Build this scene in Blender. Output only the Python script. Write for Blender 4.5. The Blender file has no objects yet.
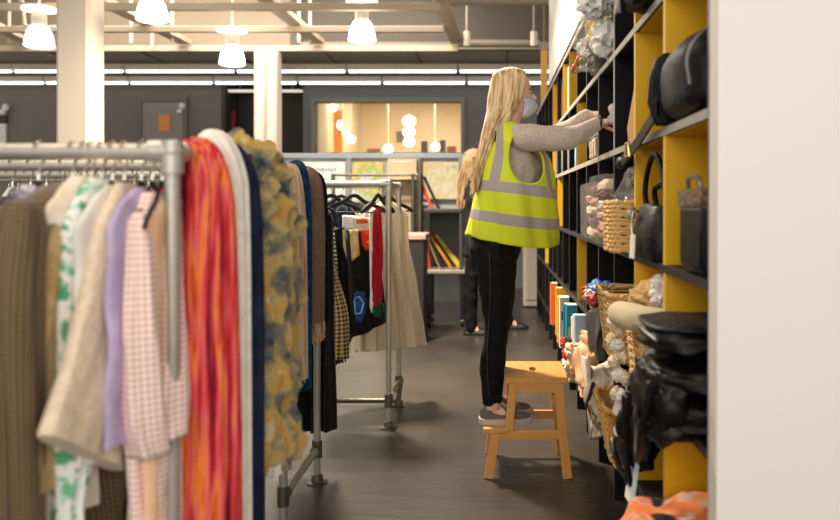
import bpy, bmesh, math, random
from mathutils import Vector, Matrix, noise
R = random.Random(7)
PI = math.pi
S = bpy.context.scene
COL = S.collection

# ---------------------------------------------------------------- camera, world, lights, exposure
cd = bpy.data.cameras.new('camera'); cam = bpy.data.objects.new('camera', cd); COL.objects.link(cam)
cam.location = (0, 0, 1.36); cam.rotation_euler = (PI/2, 0, 0)
cd.sensor_width = 36; cd.lens = 35.0
cd.shift_x = -73/840; cd.shift_y = -57/840
cd.clip_start = .05; cd.clip_end = 100
cd.dof.use_dof = True; cd.dof.focus_distance = 4.2; cd.dof.aperture_fstop = 1.9
S.camera = cam
S.view_settings.view_transform = 'Standard'; S.view_settings.look = 'None'
S.view_settings.gamma = 1; S.view_settings.exposure = 0.18; S.view_settings.use_curve_mapping = False
w = bpy.data.worlds.new('world'); S.world = w; w.use_nodes = True
bg = w.node_tree.nodes['Background']; bg.inputs[0].default_value = (1, .93, .84, 1); bg.inputs[1].default_value = .7

def area(name, loc, rot, sx, sy, power, col):
    l = bpy.data.lights.new(name, 'AREA'); l.shape = 'RECTANGLE'; l.size = sx; l.size_y = sy
    l.energy = power; l.color = col
    o = bpy.data.objects.new(name, l); o.location = loc; o.rotation_euler = rot; COL.objects.link(o)
    return o
area('daylight_behind', (-.1, -3.2, 2.7), (math.radians(76), 0, math.radians(4)), 5, 2.4, 135, (1, .96, .92))
area('ceiling_light_front', (-2.2, 2.2, 4.3), (0, 0, 0), 1.2, 3.0, 70, (1, .86, .68))
area('ceiling_light_middle', (-1.35, 6.2, 4.2), (0, 0, 0), .5, .5, 330, (1, .88, .72)).data.spread = math.radians(125)
area('ceiling_light_far', (-3.0, 9.6, 4.4), (0, 0, 0), 5, 1.0, 260, (1, .9, .78))

# ---------------------------------------------------------------- materials
def lin(c):
    return tuple(((v/255)/12.92 if v/255 <= .04045 else ((v/255+.055)/1.055)**2.4) for v in c) + (1,)
class NT:
    def __init__(s, m): s.t = m.node_tree; s.n = s.t.nodes; s.l = s.t.links
    def new(s, t, **k):
        n = s.n.new(t)
        for a, b in k.items(): setattr(n, a, b)
        return n
    def link(s, a, b): s.l.new(a, b)
    def math(s, op, a, b=None, c=None):
        n = s.new('ShaderNodeMath', operation=op)
        for i, v in enumerate((a, b, c)):
            if v is None: continue
            if isinstance(v, (int, float)): n.inputs[i].default_value = v
            else: s.link(v, n.inputs[i])
        return n.outputs[0]
    def mix(s, f, a, b):
        n = s.new('ShaderNodeMix', data_type='RGBA')
        for i, v in ((0, f), (6, a), (7, b)):
            if isinstance(v, (int, float)): n.inputs[i].default_value = v
            elif isinstance(v, tuple): n.inputs[i].default_value = v
            else: s.link(v, n.inputs[i])
        return n.outputs[2]
MC = {}
def base(name, rough=.6, metal=0, **k):
    m = bpy.data.materials.new(name); m.use_nodes = True
    b = m.node_tree.nodes['Principled BSDF']
    b.inputs['Roughness'].default_value = rough; b.inputs['Metallic'].default_value = metal
    for a, v in k.items(): b.inputs[a.replace('_', ' ')].default_value = v
    return m, NT(m), b
def plain(name, c, rough=.6, metal=0, var=.12, scale=8, bump=0, bscale=60, **k):
    if name in MC: return MC[name]
    m, t, b = base(name, rough, metal, **k)
    c = lin(c); d = tuple(v*(1-var*2) for v in c[:3])+(1,)
    tc = t.new('ShaderNodeTexCoord'); n = t.new('ShaderNodeTexNoise'); n.inputs['Scale'].default_value = scale; n.inputs['Detail'].default_value = 4
    t.link(tc.outputs['Object'], n.inputs['Vector'])
    t.link(t.mix(n.outputs[0], c, d), b.inputs['Base Color'])
    if bump:
        n2 = t.new('ShaderNodeTexNoise'); n2.inputs['Scale'].default_value = bscale; n2.inputs['Detail'].default_value = 5
        t.link(tc.outputs['Object'], n2.inputs['Vector'])
        bp = t.new('ShaderNodeBump'); bp.inputs['Strength'].default_value = bump; bp.inputs['Distance'].default_value = .01
        t.link(n2.outputs[0], bp.inputs['Height']); t.link(bp.outputs[0], b.inputs['Normal'])
    MC[name] = m; return m
def emis(name, c, s):
    if name in MC: return MC[name]
    m, t, b = base(name, .5)
    b.inputs['Base Color'].default_value = lin(c); b.inputs['Emission Color'].default_value = lin(c); b.inputs['Emission Strength'].default_value = s
    MC[name] = m; return m
def cloth(name, cols, kind='noise', scale=20, rough=.9, bump=.3, axes='YZ', w=.35, detail=2, lo=.42, hi=.58):
    """woven fabric: noise / ramp / check / stripe / blots in the garment's own coordinates"""
    if name in MC: return MC[name]
    m, t, b = base(name, rough); b.inputs['Specular IOR Level'].default_value = .15
    b.inputs['Sheen Weight'].default_value = .12
    cols = [lin(c) for c in cols]
    tc = t.new('ShaderNodeTexCoord'); sp = t.new('ShaderNodeSeparateXYZ'); t.link(tc.outputs['Object'], sp.inputs[0])
    ax = [sp.outputs['XYZ'.index(a)] for a in axes]
    if kind == 'check':
        um = t.new('ShaderNodeUVMap'); us = t.new('ShaderNodeSeparateXYZ'); t.link(um.outputs[0], us.inputs[0]); ax = [us.outputs[0], us.outputs[1]]
        a = t.math('LESS_THAN', t.math('FRACT', t.math('MULTIPLY', ax[0], scale)), w)
        c = t.math('LESS_THAN', t.math('FRACT', t.math('MULTIPLY', ax[1], scale)), w)
        o = t.mix(t.math('MULTIPLY', t.math('ADD', a, c), .5), cols[0], cols[1])
    elif kind == 'stripe':
        a = t.math('LESS_THAN', t.math('FRACT', t.math('MULTIPLY', ax[0], scale)), w)
        o = t.mix(a, cols[0], cols[1])
    else:
        mp = t.new('ShaderNodeMapping'); t.link(tc.outputs['Object'], mp.inputs[0])
        if kind == 'streak': mp.inputs['Scale'].default_value = (1, 1, .07)
        n = t.new('ShaderNodeTexNoise'); n.inputs['Scale'].default_value = scale; n.inputs['Detail'].default_value = detail
        t.link(mp.outputs[0], n.inputs['Vector'])
        r = t.new('ShaderNodeValToRGB'); e = r.color_ramp.elements
        e[0].position = lo; e[0].color = cols[0]; e[1].position = hi; e[1].color = cols[-1]
        for i, c in enumerate(cols[1:-1]):
            x = e.new(lo + (hi-lo)*(i+1)/(len(cols)-1)); x.color = c
        t.link(n.outputs[0], r.inputs[0]); o = r.outputs[0]
    t.link(o, b.inputs['Base Color'])
    n2 = t.new('ShaderNodeTexNoise'); n2.inputs['Scale'].default_value = 130; t.link(tc.outputs['Object'], n2.inputs['Vector'])
    bp = t.new('ShaderNodeBump'); bp.inputs['Strength'].default_value = bump; bp.inputs['Distance'].default_value = .004
    t.link(n2.outputs[0], bp.inputs['Height']); t.link(bp.outputs[0], b.inputs['Normal'])
    MC[name] = m; return m
def wood(name, c1, c2, ax=0, scale=30, rough=.45):
    if name in MC: return MC[name]
    m, t, b = base(name, rough)
    tc = t.new('ShaderNodeTexCoord'); mp = t.new('ShaderNodeMapping'); t.link(tc.outputs['Object'], mp.inputs[0])
    sc = [1, 1, 1]; sc[ax] = .08; mp.inputs['Scale'].default_value = sc
    n = t.new('ShaderNodeTexNoise'); n.inputs['Scale'].default_value = scale; n.inputs['Detail'].default_value = 5; n.inputs['Distortion'].default_value = .6
    t.link(mp.outputs[0], n.inputs['Vector']); t.link(t.mix(n.outputs[0], lin(c1), lin(c2)), b.inputs['Base Color'])
    MC[name] = m; return m
def film(name, c=(235, 235, 235), alpha=.35):
    if name in MC: return MC[name]
    m, t, b = base(name, .12); b.inputs['Base Color'].default_value = lin(c); b.inputs['Alpha'].default_value = alpha
    b.inputs['Specular IOR Level'].default_value = .9
    tc = t.new('ShaderNodeTexCoord'); n2 = t.new('ShaderNodeTexNoise'); n2.inputs['Scale'].default_value = 22; t.link(tc.outputs['Object'], n2.inputs['Vector'])
    bp = t.new('ShaderNodeBump'); bp.inputs['Strength'].default_value = 1; bp.inputs['Distance'].default_value = .02
    t.link(n2.outputs[0], bp.inputs['Height']); t.link(bp.outputs[0], b.inputs['Normal'])
    MC[name] = m; return m

steel = plain('galvanised_steel', (196, 190, 178), .42, .6, .15, 20, .15, 90)
steel_dark = plain('worn_steel', (120, 112, 100), .4, .8, .2, 20, .15, 90)
chrome = plain('chrome', (205, 200, 190), .2, 1, .05)
black_lam = plain('black_laminate', (17, 16, 16), .65, 0, .1, Specular_IOR_Level=.2)
edge_yel = plain('yellow_shelf_edge', (240, 200, 96), .4, 0, .03)
yellow_lam = plain('yellow_laminate', (245, 188, 12), .5, 0, .03, 3)
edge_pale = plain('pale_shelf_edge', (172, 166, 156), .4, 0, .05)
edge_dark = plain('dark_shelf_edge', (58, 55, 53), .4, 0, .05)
cream = plain('cream_paint', (232, 218, 198), .55, 0, .03, 2)
blackm = plain('black_plastic', (20, 19, 19), .35, 0, .1)
leather = plain('black_leather', (15, 14, 15), .48, 0, .2, 12, .4, 35, Specular_IOR_Level=.32)
blackcloth = cloth('black_cloth', [(14, 14, 15), (24, 24, 26)])
tagwhite = plain('white_card', (240, 236, 228), .6, 0, .03)

# ---------------------------------------------------------------- mesh builder
ORG = {}
def vec(p): return Vector(p)
class MB:
    def __init__(s): s.v = []; s.f = []; s.uv = {}; s.mi = []; s.m = 0
    def add(s, vs, fs):
        b = len(s.v); s.v += [Vector(p) for p in vs]
        for f in fs: s.f.append(tuple(b+i for i in f)); s.mi.append(s.m)
        return s
    def box(s, lo, hi, M=None):
        (a, b, c), (d, e, f) = lo, hi
        vs = [Vector(p) for p in ((a,b,c),(d,b,c),(d,e,c),(a,e,c),(a,b,f),(d,b,f),(d,e,f),(a,e,f))]
        if M: vs = [M @ p for p in vs]
        return s.add(vs, [(0,3,2,1),(4,5,6,7),(0,1,5,4),(1,2,6,5),(2,3,7,6),(3,0,4,7)])
    def cbox(s, c, sz, rot=(0, 0, 0)):
        from mathutils import Euler
        M = Matrix.Translation(c) @ Euler(rot).to_matrix().to_4x4()
        h = [x/2 for x in sz]; return s.box([-x for x in h], h, M)
    def bar(s, p0, p1, a, b, up=(0, 0, 1)):
        """rectangular bar from p0 to p1, a wide across, b thick along up"""
        p0, p1 = vec(p0), vec(p1); d = (p1-p0).normalized(); x = d.cross(vec(up)).normalized(); u = x.cross(d)
        vs = [p+x*i*a/2+u*j*b/2 for p in (p0, p1) for i, j in ((-1,-1),(1,-1),(1,1),(-1,1))]
        return s.add(vs, [(3,2,1,0),(4,5,6,7),(0,1,5,4),(1,2,6,5),(2,3,7,6),(3,0,4,7)])
    def loft(s, rings, cap=True, closed=True, uv=False):
        n = len(rings[0]); vs = [p for r in rings for p in r]; fs = []
        if uv:
            mid = rings[len(rings)//2]; U = [0]; V = [0]; f0 = len(s.f)
            for j in range(n): U.append(U[-1]+(mid[(j+1) % n]-mid[j]).length)
            cen = [sum(r, Vector())/n for r in rings]
            for a, b_ in zip(cen, cen[1:]): V.append(V[-1]+(b_-a).length)
            for i in range(len(rings)-1):
                for j in range(n): s.uv[f0+i*n+j] = [(U[j], V[i]), (U[j+1], V[i]), (U[j+1], V[i+1]), (U[j], V[i+1])]
        for i in range(len(rings)-1):
            for j in range(n if closed else n-1):
                k = (j+1) % n; fs.append((i*n+j, i*n+k, (i+1)*n+k, (i+1)*n+j))
        if cap: fs += [tuple(range(n-1, -1, -1)), tuple((len(rings)-1)*n+j for j in range(n))]
        return s.add(vs, fs)
    def tube(s, pts, r, seg=10, cap=True, closed=False):
        pts = [vec(p) for p in pts]; n = len(pts); rs = r if isinstance(r, (list, tuple)) else [r]*n
        rings = []; u = None
        for i, p in enumerate(pts):
            if closed: d = pts[(i+1) % n]-pts[i-1]
            else: d = pts[min(i+1, n-1)]-pts[max(i-1, 0)]
            d.normalize()
            if u is None: u = d.orthogonal().normalized()
            u = (u-d*u.dot(d)); u = u.normalized() if u.length > 1e-6 else d.orthogonal().normalized()
            v = d.cross(u)
            rings.append([p+(u*math.cos(2*PI*k/seg)+v*math.sin(2*PI*k/seg))*rs[i] for k in range(seg)])
        if closed: rings.append(rings[0]); cap = False
        return s.loft(rings, cap)
    def cyl(s, p0, p1, r, r1=None, seg=16): return s.tube([p0, p1], [r, r if r1 is None else r1], seg)
    def lathe(s, prof, c, seg=24, cap=True):
        c = vec(c); return s.loft([[c+Vector((r*math.cos(2*PI*k/seg), r*math.sin(2*PI*k/seg), z)) for k in range(seg)] for r, z in prof], cap)
    def ell(s, c, r, M=None, nu=16, nv=10):
        rings = []
        for i in range(nv+1):
            a = -PI/2+PI*i/nv; a = max(min(a, PI/2-.02), -PI/2+.02)
            rings.append([(M or Matrix())@Vector((r[0]*math.cos(a)*math.cos(2*PI*k/nu), r[1]*math.cos(a)*math.sin(2*PI*k/nu), r[2]*math.sin(a)))+vec(c) for k in range(nu)])
        return s.loft(rings)
    def grid(s, fn, nu, nv, skip=None, uv=False):
        b = len(s.v)
        for i in range(nu+1):
            for j in range(nv+1): s.v.append(vec(fn(i/nu, j/nv)))
        for i in range(nu):
            for j in range(nv):
                if skip and skip((i+.5)/nu, (j+.5)/nv): continue
                q = [(i, j), (i+1, j), (i+1, j+1), (i, j+1)]
                s.f.append(tuple(b+a*(nv+1)+c for a, c in q)); s.mi.append(s.m)
                if uv: s.uv[len(s.f)-1] = [(a/nu, c/nv) for a, c in q]
        return s
    def prism(s, poly, axis, lo, hi):
        """polygon in the plane across axis (given as the other two coordinates in xyz order) extruded lo..hi"""
        def P(a, b, c): return {'X': (c, a, b), 'Y': (a, c, b), 'Z': (a, b, c)}[axis]
        n = len(poly); vs = [P(a, b, lo) for a, b in poly]+[P(a, b, hi) for a, b in poly]
        return s.add(vs, [tuple(range(n-1, -1, -1)), tuple(range(n, 2*n))]+[(i, (i+1) % n, n+(i+1) % n, n+i) for i in range(n)])
    def jitter(s, amp, scale=6, seed=0, fn=None):
        for i, p in enumerate(s.v):
            k = fn(p) if fn else 1
            q = p*scale+Vector((seed*3.1, seed*1.7, seed*2.3))
            s.v[i] = p+Vector((noise.noise(q), noise.noise(q+Vector((9, 0, 0))), noise.noise(q+Vector((0, 9, 0)))))*amp*k
        return s
    def build(s, name, mat, parent=None, smooth=True, bevel=0, solid=0, sub=0, origin=None, fix=True):
        if parent is not None: org = ORG[parent.name]
        elif origin: org = vec(origin)
        else:
            xs = [p.x for p in s.v]; ys = [p.y for p in s.v]; zs = [p.z for p in s.v]
            org = Vector(((min(xs)+max(xs))/2, (min(ys)+max(ys))/2, min(zs)))
        me = bpy.data.meshes.new(name); me.from_pydata([p-org for p in s.v], [], s.f)
        if s.uv:
            l = me.uv_layers.new(name='uv')
            for fi, uvs in s.uv.items():
                for li, q in zip(me.polygons[fi].loop_indices, uvs): l.data[li].uv = q
        for x in (mat if isinstance(mat, (list, tuple)) else [mat]): me.materials.append(x)
        me.polygons.foreach_set('material_index', s.mi)
        if fix:
            bm = bmesh.new(); bm.from_mesh(me); bmesh.ops.recalc_face_normals(bm, faces=bm.faces); bm.to_mesh(me); bm.free()
        if smooth:
            me.shade_smooth(); me.set_sharp_from_angle(angle=math.radians(40))
        me.update()
        o = bpy.data.objects.new(name, me); COL.objects.link(o)
        if parent is not None: o.parent = parent
        else: o.location = org
        ORG[o.name] = org
        if sub:
            q = o.modifiers.new('sub', 'SUBSURF'); q.levels = sub; q.render_levels = sub
        if solid:
            q = o.modifiers.new('solid', 'SOLIDIFY'); q.thickness = solid; q.offset = 0
        if bevel:
            q = o.modifiers.new('bevel', 'BEVEL'); q.width = bevel; q.segments = 2; q.limit_method = 'ANGLE'
        return o
def thing(name, loc, label, cat, group=None):
    o = bpy.data.objects.new(name, None); COL.objects.link(o); o.location = loc; o.empty_display_size = .05
    ORG[o.name] = vec(loc); return tag(o, label, cat, group)
def tag(o, label, cat, group=None, kind=None):
    o['label'] = label; o['category'] = cat
    if group: o['group'] = group
    if kind: o['kind'] = kind
    return o
def struct(o): o['kind'] = 'structure'; return o
def dup(o, loc=None, label=None, parent=None, rz=None, scale=None):
    c = o.copy(); COL.objects.link(c); c.parent = parent
    if parent is None:
        if loc is not None: c.location = loc
        if rz is not None: c.rotation_euler = (0, 0, rz)
        if scale is not None: c.scale = (scale,)*3 if isinstance(scale, (int, float)) else scale
        if label: c['label'] = label
    ORG[c.name] = vec(loc) if loc is not None else ORG[o.name]
    for ch in [x for x in list(o.children)]: dup(ch, parent=c)
    return c
def blob(keychains, vox, sm=6, sd=2):
    """one continuous skin around chains of ellipsoids: [(point, radii), ...] per chain"""
    bm = bmesh.new()
    for ch in keychains:
        seq = []
        if len(ch) == 1: seq = [ch[0]]
        for (p, r), (q, t) in zip(ch, ch[1:]):
            r = vec(r) if not isinstance(r, (int, float)) else Vector((r,)*3); t = vec(t) if not isinstance(t, (int, float)) else Vector((t,)*3)
            p, q = vec(p), vec(q); n = max(2, int((q-p).length/(min(min(r), min(t))*.35))+1)
            seq += [(p.lerp(q, i/n), r.lerp(t, i/n)) for i in range(n+1)]
        for p, r in seq:
            r = Vector((r,)*3) if isinstance(r, (int, float)) else vec(r)
            bmesh.ops.create_icosphere(bm, subdivisions=sd, radius=1, matrix=Matrix.Translation(p) @ Matrix.Diagonal((r.x, r.y, r.z, 1)))
    me = bpy.data.meshes.new('tmp'); bm.to_mesh(me); bm.free()
    o = bpy.data.objects.new('tmp', me); COL.objects.link(o)
    q = o.modifiers.new('r', 'REMESH'); q.mode = 'VOXEL'; q.voxel_size = vox
    q = o.modifiers.new('s', 'SMOOTH'); q.factor = .5; q.iterations = sm
    ev = o.evaluated_get(bpy.context.evaluated_depsgraph_get()); m2 = ev.to_mesh()
    b = MB(); b.add([v.co.copy() for v in m2.vertices], [tuple(p.vertices) for p in m2.polygons])
    ev.to_mesh_clear(); bpy.data.objects.remove(o); bpy.data.meshes.remove(me)
    return b
def cr(pts, n=6):
    """smooth curve through points"""
    P = [vec(p) for p in pts]; P = [P[0]*2-P[1]]+P+[P[-1]*2-P[-2]]; out = []
    for i in range(1, len(P)-2):
        a, b, c, d = P[i-1:i+3]
        for k in range(n):
            t = k/n; out.append(.5*((2*b)+(c-a)*t+(2*a-5*b+4*c-d)*t*t+(3*b-a-3*c+d)*t**3))
    out.append(P[-2]); return out
def interp(tab, x):
    if x <= tab[0][0]: return tab[0][1:]
    for a, b in zip(tab, tab[1:]):
        if x <= b[0]:
            t = (x-a[0])/(b[0]-a[0]); t = t*t*(3-2*t) if len(tab) > 40 else t
            return tuple(p+(q-p)*t for p, q in zip(a[1:], b[1:]))
    return tab[-1][1:]
# ---------------------------------------------------------------- the setting
def floor_mat():
    m, t, b = base('polished_concrete', .3)
    tc = t.new('ShaderNodeTexCoord')
    n = t.new('ShaderNodeTexNoise'); n.inputs['Scale'].default_value = 1.1; n.inputs['Detail'].default_value = 8; n.inputs['Roughness'].default_value = .6
    t.link(tc.outputs['Object'], n.inputs['Vector'])
    n2 = t.new('ShaderNodeTexNoise'); n2.inputs['Scale'].default_value = 9; n2.inputs['Detail'].default_value = 6
    mp = t.new('ShaderNodeMapping'); mp.inputs['Scale'].default_value = (.35, 3, 1); t.link(tc.outputs['Object'], mp.inputs[0]); t.link(mp.outputs[0], n2.inputs['Vector'])
    c = t.mix(n.outputs[0], lin((24, 21, 18)), lin((92, 82, 71)))
    c = t.mix(t.math('MULTIPLY', n2.outputs[0], .45), c, lin((36, 32, 29)))
    # saw-cut joints
    sp = t.new('ShaderNodeSeparateXYZ'); t.link(tc.outputs['Object'], sp.inputs[0])
    def joint(ax, per, off): return t.math('LESS_THAN', t.math('ABSOLUTE', t.math('SUBTRACT', t.math('FRACT', t.math('DIVIDE', t.math('ADD', sp.outputs[ax], off), per)), .5)), .003/per)
    j = t.math('MAXIMUM', joint(0, 3.0, 2.26), joint(1, 3.0, .3))
    c = t.mix(t.math('MULTIPLY', j, .6), c, lin((38, 35, 32)))
    t.link(c, b.inputs['Base Color'])
    r = t.math('ADD', t.math('MULTIPLY', n2.outputs[0], .25), .2); t.link(r, b.inputs['Roughness'])
    bp = t.new('ShaderNodeBump'); bp.inputs['Strength'].default_value = .12; bp.inputs['Distance'].default_value = .01
    t.link(n2.outputs[0], bp.inputs['Height']); t.link(bp.outputs[0], b.inputs['Normal'])
    return m
struct(MB().box((-9.3, -1, -.1), (6, 17.6, 0)).build('floor', floor_mat(), smooth=False, origin=(0, 0, 0)))
greyw = plain('grey_wall_paint', (128, 119, 112), .7, 0, .04, 2)
blueg = plain('blue_grey_wall_paint', (124, 122, 124), .6, 0, .04, 2)
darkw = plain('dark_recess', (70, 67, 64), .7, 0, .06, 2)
ceilm = plain('grey_ceiling_panel', (160, 148, 132), .7, 0, .08, 1.2)
whitew = plain('white_wall_paint', (235, 229, 221), .55, 0, .02, 1)
FY = 13.0; H = 3.42
def zz(y, Y): return 1.36-(y-203)*Y/817
def xx(x, Y): return (x-493)*Y/817
# far wall: left grey stretch, recess, blue-grey stretch with window
xa, xb, xc = xx(221, FY), xx(303, FY), 1.6
struct(MB().box((-9.3, FY, 0), (xa, FY+.2, H)).build('wall_far_left', greyw, smooth=False))
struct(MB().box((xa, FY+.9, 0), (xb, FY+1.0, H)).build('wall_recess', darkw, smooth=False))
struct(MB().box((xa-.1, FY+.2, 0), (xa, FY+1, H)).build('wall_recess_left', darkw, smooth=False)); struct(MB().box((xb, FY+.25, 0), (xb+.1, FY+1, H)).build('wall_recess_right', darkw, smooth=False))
wx0, wx1, wz0, wz1 = xx(315, FY), xx(461, FY), zz(153, FY), zz(102, FY)
b = MB()
for lo, hi in (((xb, 0), (wx0, H)), ((wx1, 0), (xc, H)), ((wx0, 0), (wx1, wz0)), ((wx0, wz1), (wx1, H))):
    b.box((lo[0], FY, lo[1]), (hi[0], FY+.2, hi[1]))
struct(b.build('wall_far', blueg, smooth=False))
# window frame and pane
b = MB(); t_ = .06
b.box((wx0, FY-.04, wz0-t_), (wx1, FY+.1, wz0)).box((wx0-t_, FY-.04, wz1), (wx1+t_, FY+.1, wz1+t_))
b.box((wx0-t_, FY-.04, wz0-t_), (wx0, FY+.1, wz1)).box((wx1, FY-.04, wz0-t_), (wx1+t_, FY+.1, wz1))
wf = struct(b.build('window_1', plain('window_frame_paint', (150, 142, 132), .5), smooth=False))
g = MB().box((wx0, FY+.05, wz0), (wx1, FY+.06, wz1)).build('pane', film('window_glass', (245, 245, 240), .07), wf, smooth=False)
for nme in ('window_glass',):
    for l in list(MC[nme].node_tree.nodes['Principled BSDF'].inputs['Normal'].links): MC[nme].node_tree.links.remove(l)
# room behind the window
tanw = plain('warm_wall_paint', (236, 216, 176), .8, 0, .04, 1)
struct(MB().box((xb+.1, 17.4, 0), (3, 17.5, 4.6)).build('wall_back_room', tanw, smooth=False))
struct(MB().box((xb+.1, FY+.2, 3.6), (3, 17.4, 3.7)).build('ceiling_back_room', tanw, smooth=False))
struct(MB().box((xb+.1, FY+.2, 0), (xb+.2, 17.4, 3.6)).build('wall_back_room_left', tanw, smooth=False))
struct(MB().box((3, FY+.2, 0), (3.1, 17.4, 3.6)).build('wall_back_room_right', tanw, smooth=False))
struct(MB().box((xc-.02, FY, 0), (3.1, FY+.2, 3.6)).build('wall_far_right', blueg, smooth=False))
area('back_room_light', (-.9, 15.2, 3.5), (0, 0, 0), 3, 2, 110, (1, .87, .68))
op = plain('orange_panel_paint', (240, 156, 20), .6, 0, .05)
o = MB().box((xx(319, 14.5), 14.5, 0), (xx(342, 14.5), 14.6, zz(110, 14.5))).build('partition_panel', op, smooth=False, bevel=.01)
tag(o, 'tall orange panel standing at the left inside the lit back room window', 'panel')
glow = emis('glowing_glass', (255, 240, 215), 6)
def globe(x, y, Y, wpx, lab, grp=None, sq=.85):
    r = wpx/2*Y/817; X, Z = xx(x, Y), zz(y, Y)
    t = thing('globe_lamp', (X, Y, Z), lab, 'lamp', grp)
    MB().ell((X, Y, Z), (r, r, r*sq), nu=16, nv=10).build('lamp_shade', glow, t)
    MB().cyl((X, Y, Z+r*sq*.9), (X, Y, 3.6), .012, seg=6).build('cord', cream, t)
    return t
globe(409, 121, 14.2, 13, 'largest and highest of the three glowing globe lamps in a column behind the far window')
globe(409, 132, 15.4, 12, 'middle one of the three glowing globe lamps in a column behind the far window')
globe(409, 142, 16.6, 11, 'lowest of the three glowing globe lamps in a column behind the far window')
globe(333, 108, 14.0, 8, 'small glowing globe lamp above the orange panel behind the far window')
globe(321, 117, 14.1, 5, 'narrow glowing lamp at the left edge of the far window', sq=2)
globe(340, 125, 14.0, 6, 'small oval glowing lamp right beside the orange panel', sq=1.5)
globe(345.5, 133, 14.6, 8, 'upper glowing globe lamp right of the orange panel')
globe(351, 139, 15.2, 9, 'lower glowing globe lamp right of the orange panel')
globe(388, 149, 15.8, 10, 'low glowing globe lamp left of the column of three behind the far window')
globe(435, 147, 15.6, 9, 'low glowing globe lamp near the right end of the far window')
def small_box(x0, x1, y0, y1, Y, m, lab, name='storage_box', cat='box', d=.25):
    o = MB().box((xx(x0, Y), Y, zz(y1, Y)), (xx(x1, Y), Y+d, zz(y0, Y))).build(name, m, smooth=False, bevel=.008)
    return tag(o, lab, cat)
# counter behind the window carrying the things
Yc = 14.05
struct(MB().box((xx(316, Yc), Yc-.05, 0), (xx(470, Yc), Yc+.5, zz(152.5, Yc))).build('trim_counter', tanw, smooth=False))
small_box(447, 456, 146, 152.5, Yc, plain('orange_box', (240, 130, 60)), 'small orange box on the counter behind the far window')
small_box(421, 427, 141, 152.5, Yc, plain('brown_box', (150, 95, 60)), 'small brown box on the counter behind the far window')
small_box(440, 445, 140, 152.5, Yc, plain('purple_box', (110, 90, 120)), 'small dull purple box on the counter behind the far window')
small_box(367, 380, 148.5, 152.5, Yc, plain('amber_box', (225, 165, 80)), 'low amber box on the counter behind the far window')
o = MB().box((xx(396, 17.3), 17.36, zz(142, 17.3)), (xx(403, 17.3), 17.4, zz(131, 17.3))).build('wall_picture', plain('green_print', (120, 125, 85)), smooth=False); tag(o, 'small green picture on the wall of the back room', 'picture')
# door in the far wall
dx0, dx1, dzt = xx(143, FY), xx(184, FY), zz(102, FY)
dr = MB().box((dx0, FY-.05, 0), (dx1, FY, dzt)).build('door_1', plain('door_paint', (150, 143, 134), .5, 0, .04), smooth=False, bevel=.01); struct(dr)
fr = MB().box((dx0-.07, FY-.07, 0), (dx0, FY, dzt+.07)).box((dx1, FY-.07, 0), (dx1+.07, FY, dzt+.07)).box((dx0, FY-.07, dzt), (dx1, FY, dzt+.07)).build('door_frame', plain('door_frame_paint', (122, 116, 110), .5), dr, smooth=False)
MB().cyl((dx1-.1, FY-.1, 1.05), (dx1-.1, FY-.05, 1.05), .03).tube([(dx1-.1, FY-.1, 1.05), (dx1-.24, FY-.1, 1.05)], .012).build('door_handle', steel, dr)
o = MB().box((xx(160, FY), FY-.065, zz(131.5, FY)), (xx(171, FY), FY-.052, zz(115, FY))).build('sign', plain('orange_card', (250, 160, 90)), smooth=False); tag(o, 'plain orange notice on the grey door in the far wall', 'sign')
t = thing('emergency_lamp', (xx(181, FY), FY-.08, zz(107, FY)), 'round white emergency lamp above the grey door with the orange notice', 'lamp')
Y = FY-.08
MB().ell((xx(182, Y), Y, zz(106, Y)), (.055, .05, .055)).build('lamp_head', tagwhite, t)
MB().box((xx(177, Y), Y-.03, zz(113, Y)), (xx(182, Y), Y+.06, zz(109.5, Y))).build('housing', tagwhite, t, bevel=.01)
t = thing('emergency_lamp', (xx(5, FY), FY-.08, zz(112, FY)), 'white two-headed emergency lamp high at the left end of the grey far wall', 'lamp')
MB().ell((xx(5.5, Y), Y, zz(107.5, Y)), (.055, .05, .06)).build('lamp_head', tagwhite, t)
MB().ell((xx(2, Y), Y, zz(112, Y)), (.06, .05, .05)).build('lamp_head', tagwhite, t)
o = MB().box((xx(-14, FY), FY-.05, zz(123, FY)), (xx(8, FY), FY, zz(116, FY))).box((xx(-14, FY), FY-.045, zz(145, FY)), (xx(7, FY), FY, zz(124, FY))); o.mi = [0]*6+[1]*6
o = o.build('notice_board', [plain('dark_header', (60, 62, 60)), tagwhite], smooth=False); tag(o, 'white notice board with dark header at the left end of the far wall', 'board')
o = MB().cyl((xx(233, FY+.5), FY+.5, 0), (xx(233, FY+.5), FY+.5, zz(111, FY+.5)), .055).build('post', plain('dull_red_paint', (130, 40, 28)), smooth=True); tag(o, 'dull red post inside the dark recess of the far wall', 'post')
t = thing('tube_lamp', (xx(262, 12.6), 13.2, zz(91, 13.2)), 'single white tube lamp low in the dark recess behind the column', 'lamp')
MB().box((xx(229, 13.3), 13.25, zz(92, 13.3)), (xx(302, 13.3), 13.35, zz(90, 13.3))).build('tube', emis('dim_tube', (230, 220, 205), .8), t)
for _p in (240, 292): MB().cyl((xx(_p, 13.3), 13.3, zz(90, 13.3)), (xx(_p, 13.3), 13.3, H), .008, seg=6).build('rod', steel, t)
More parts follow.
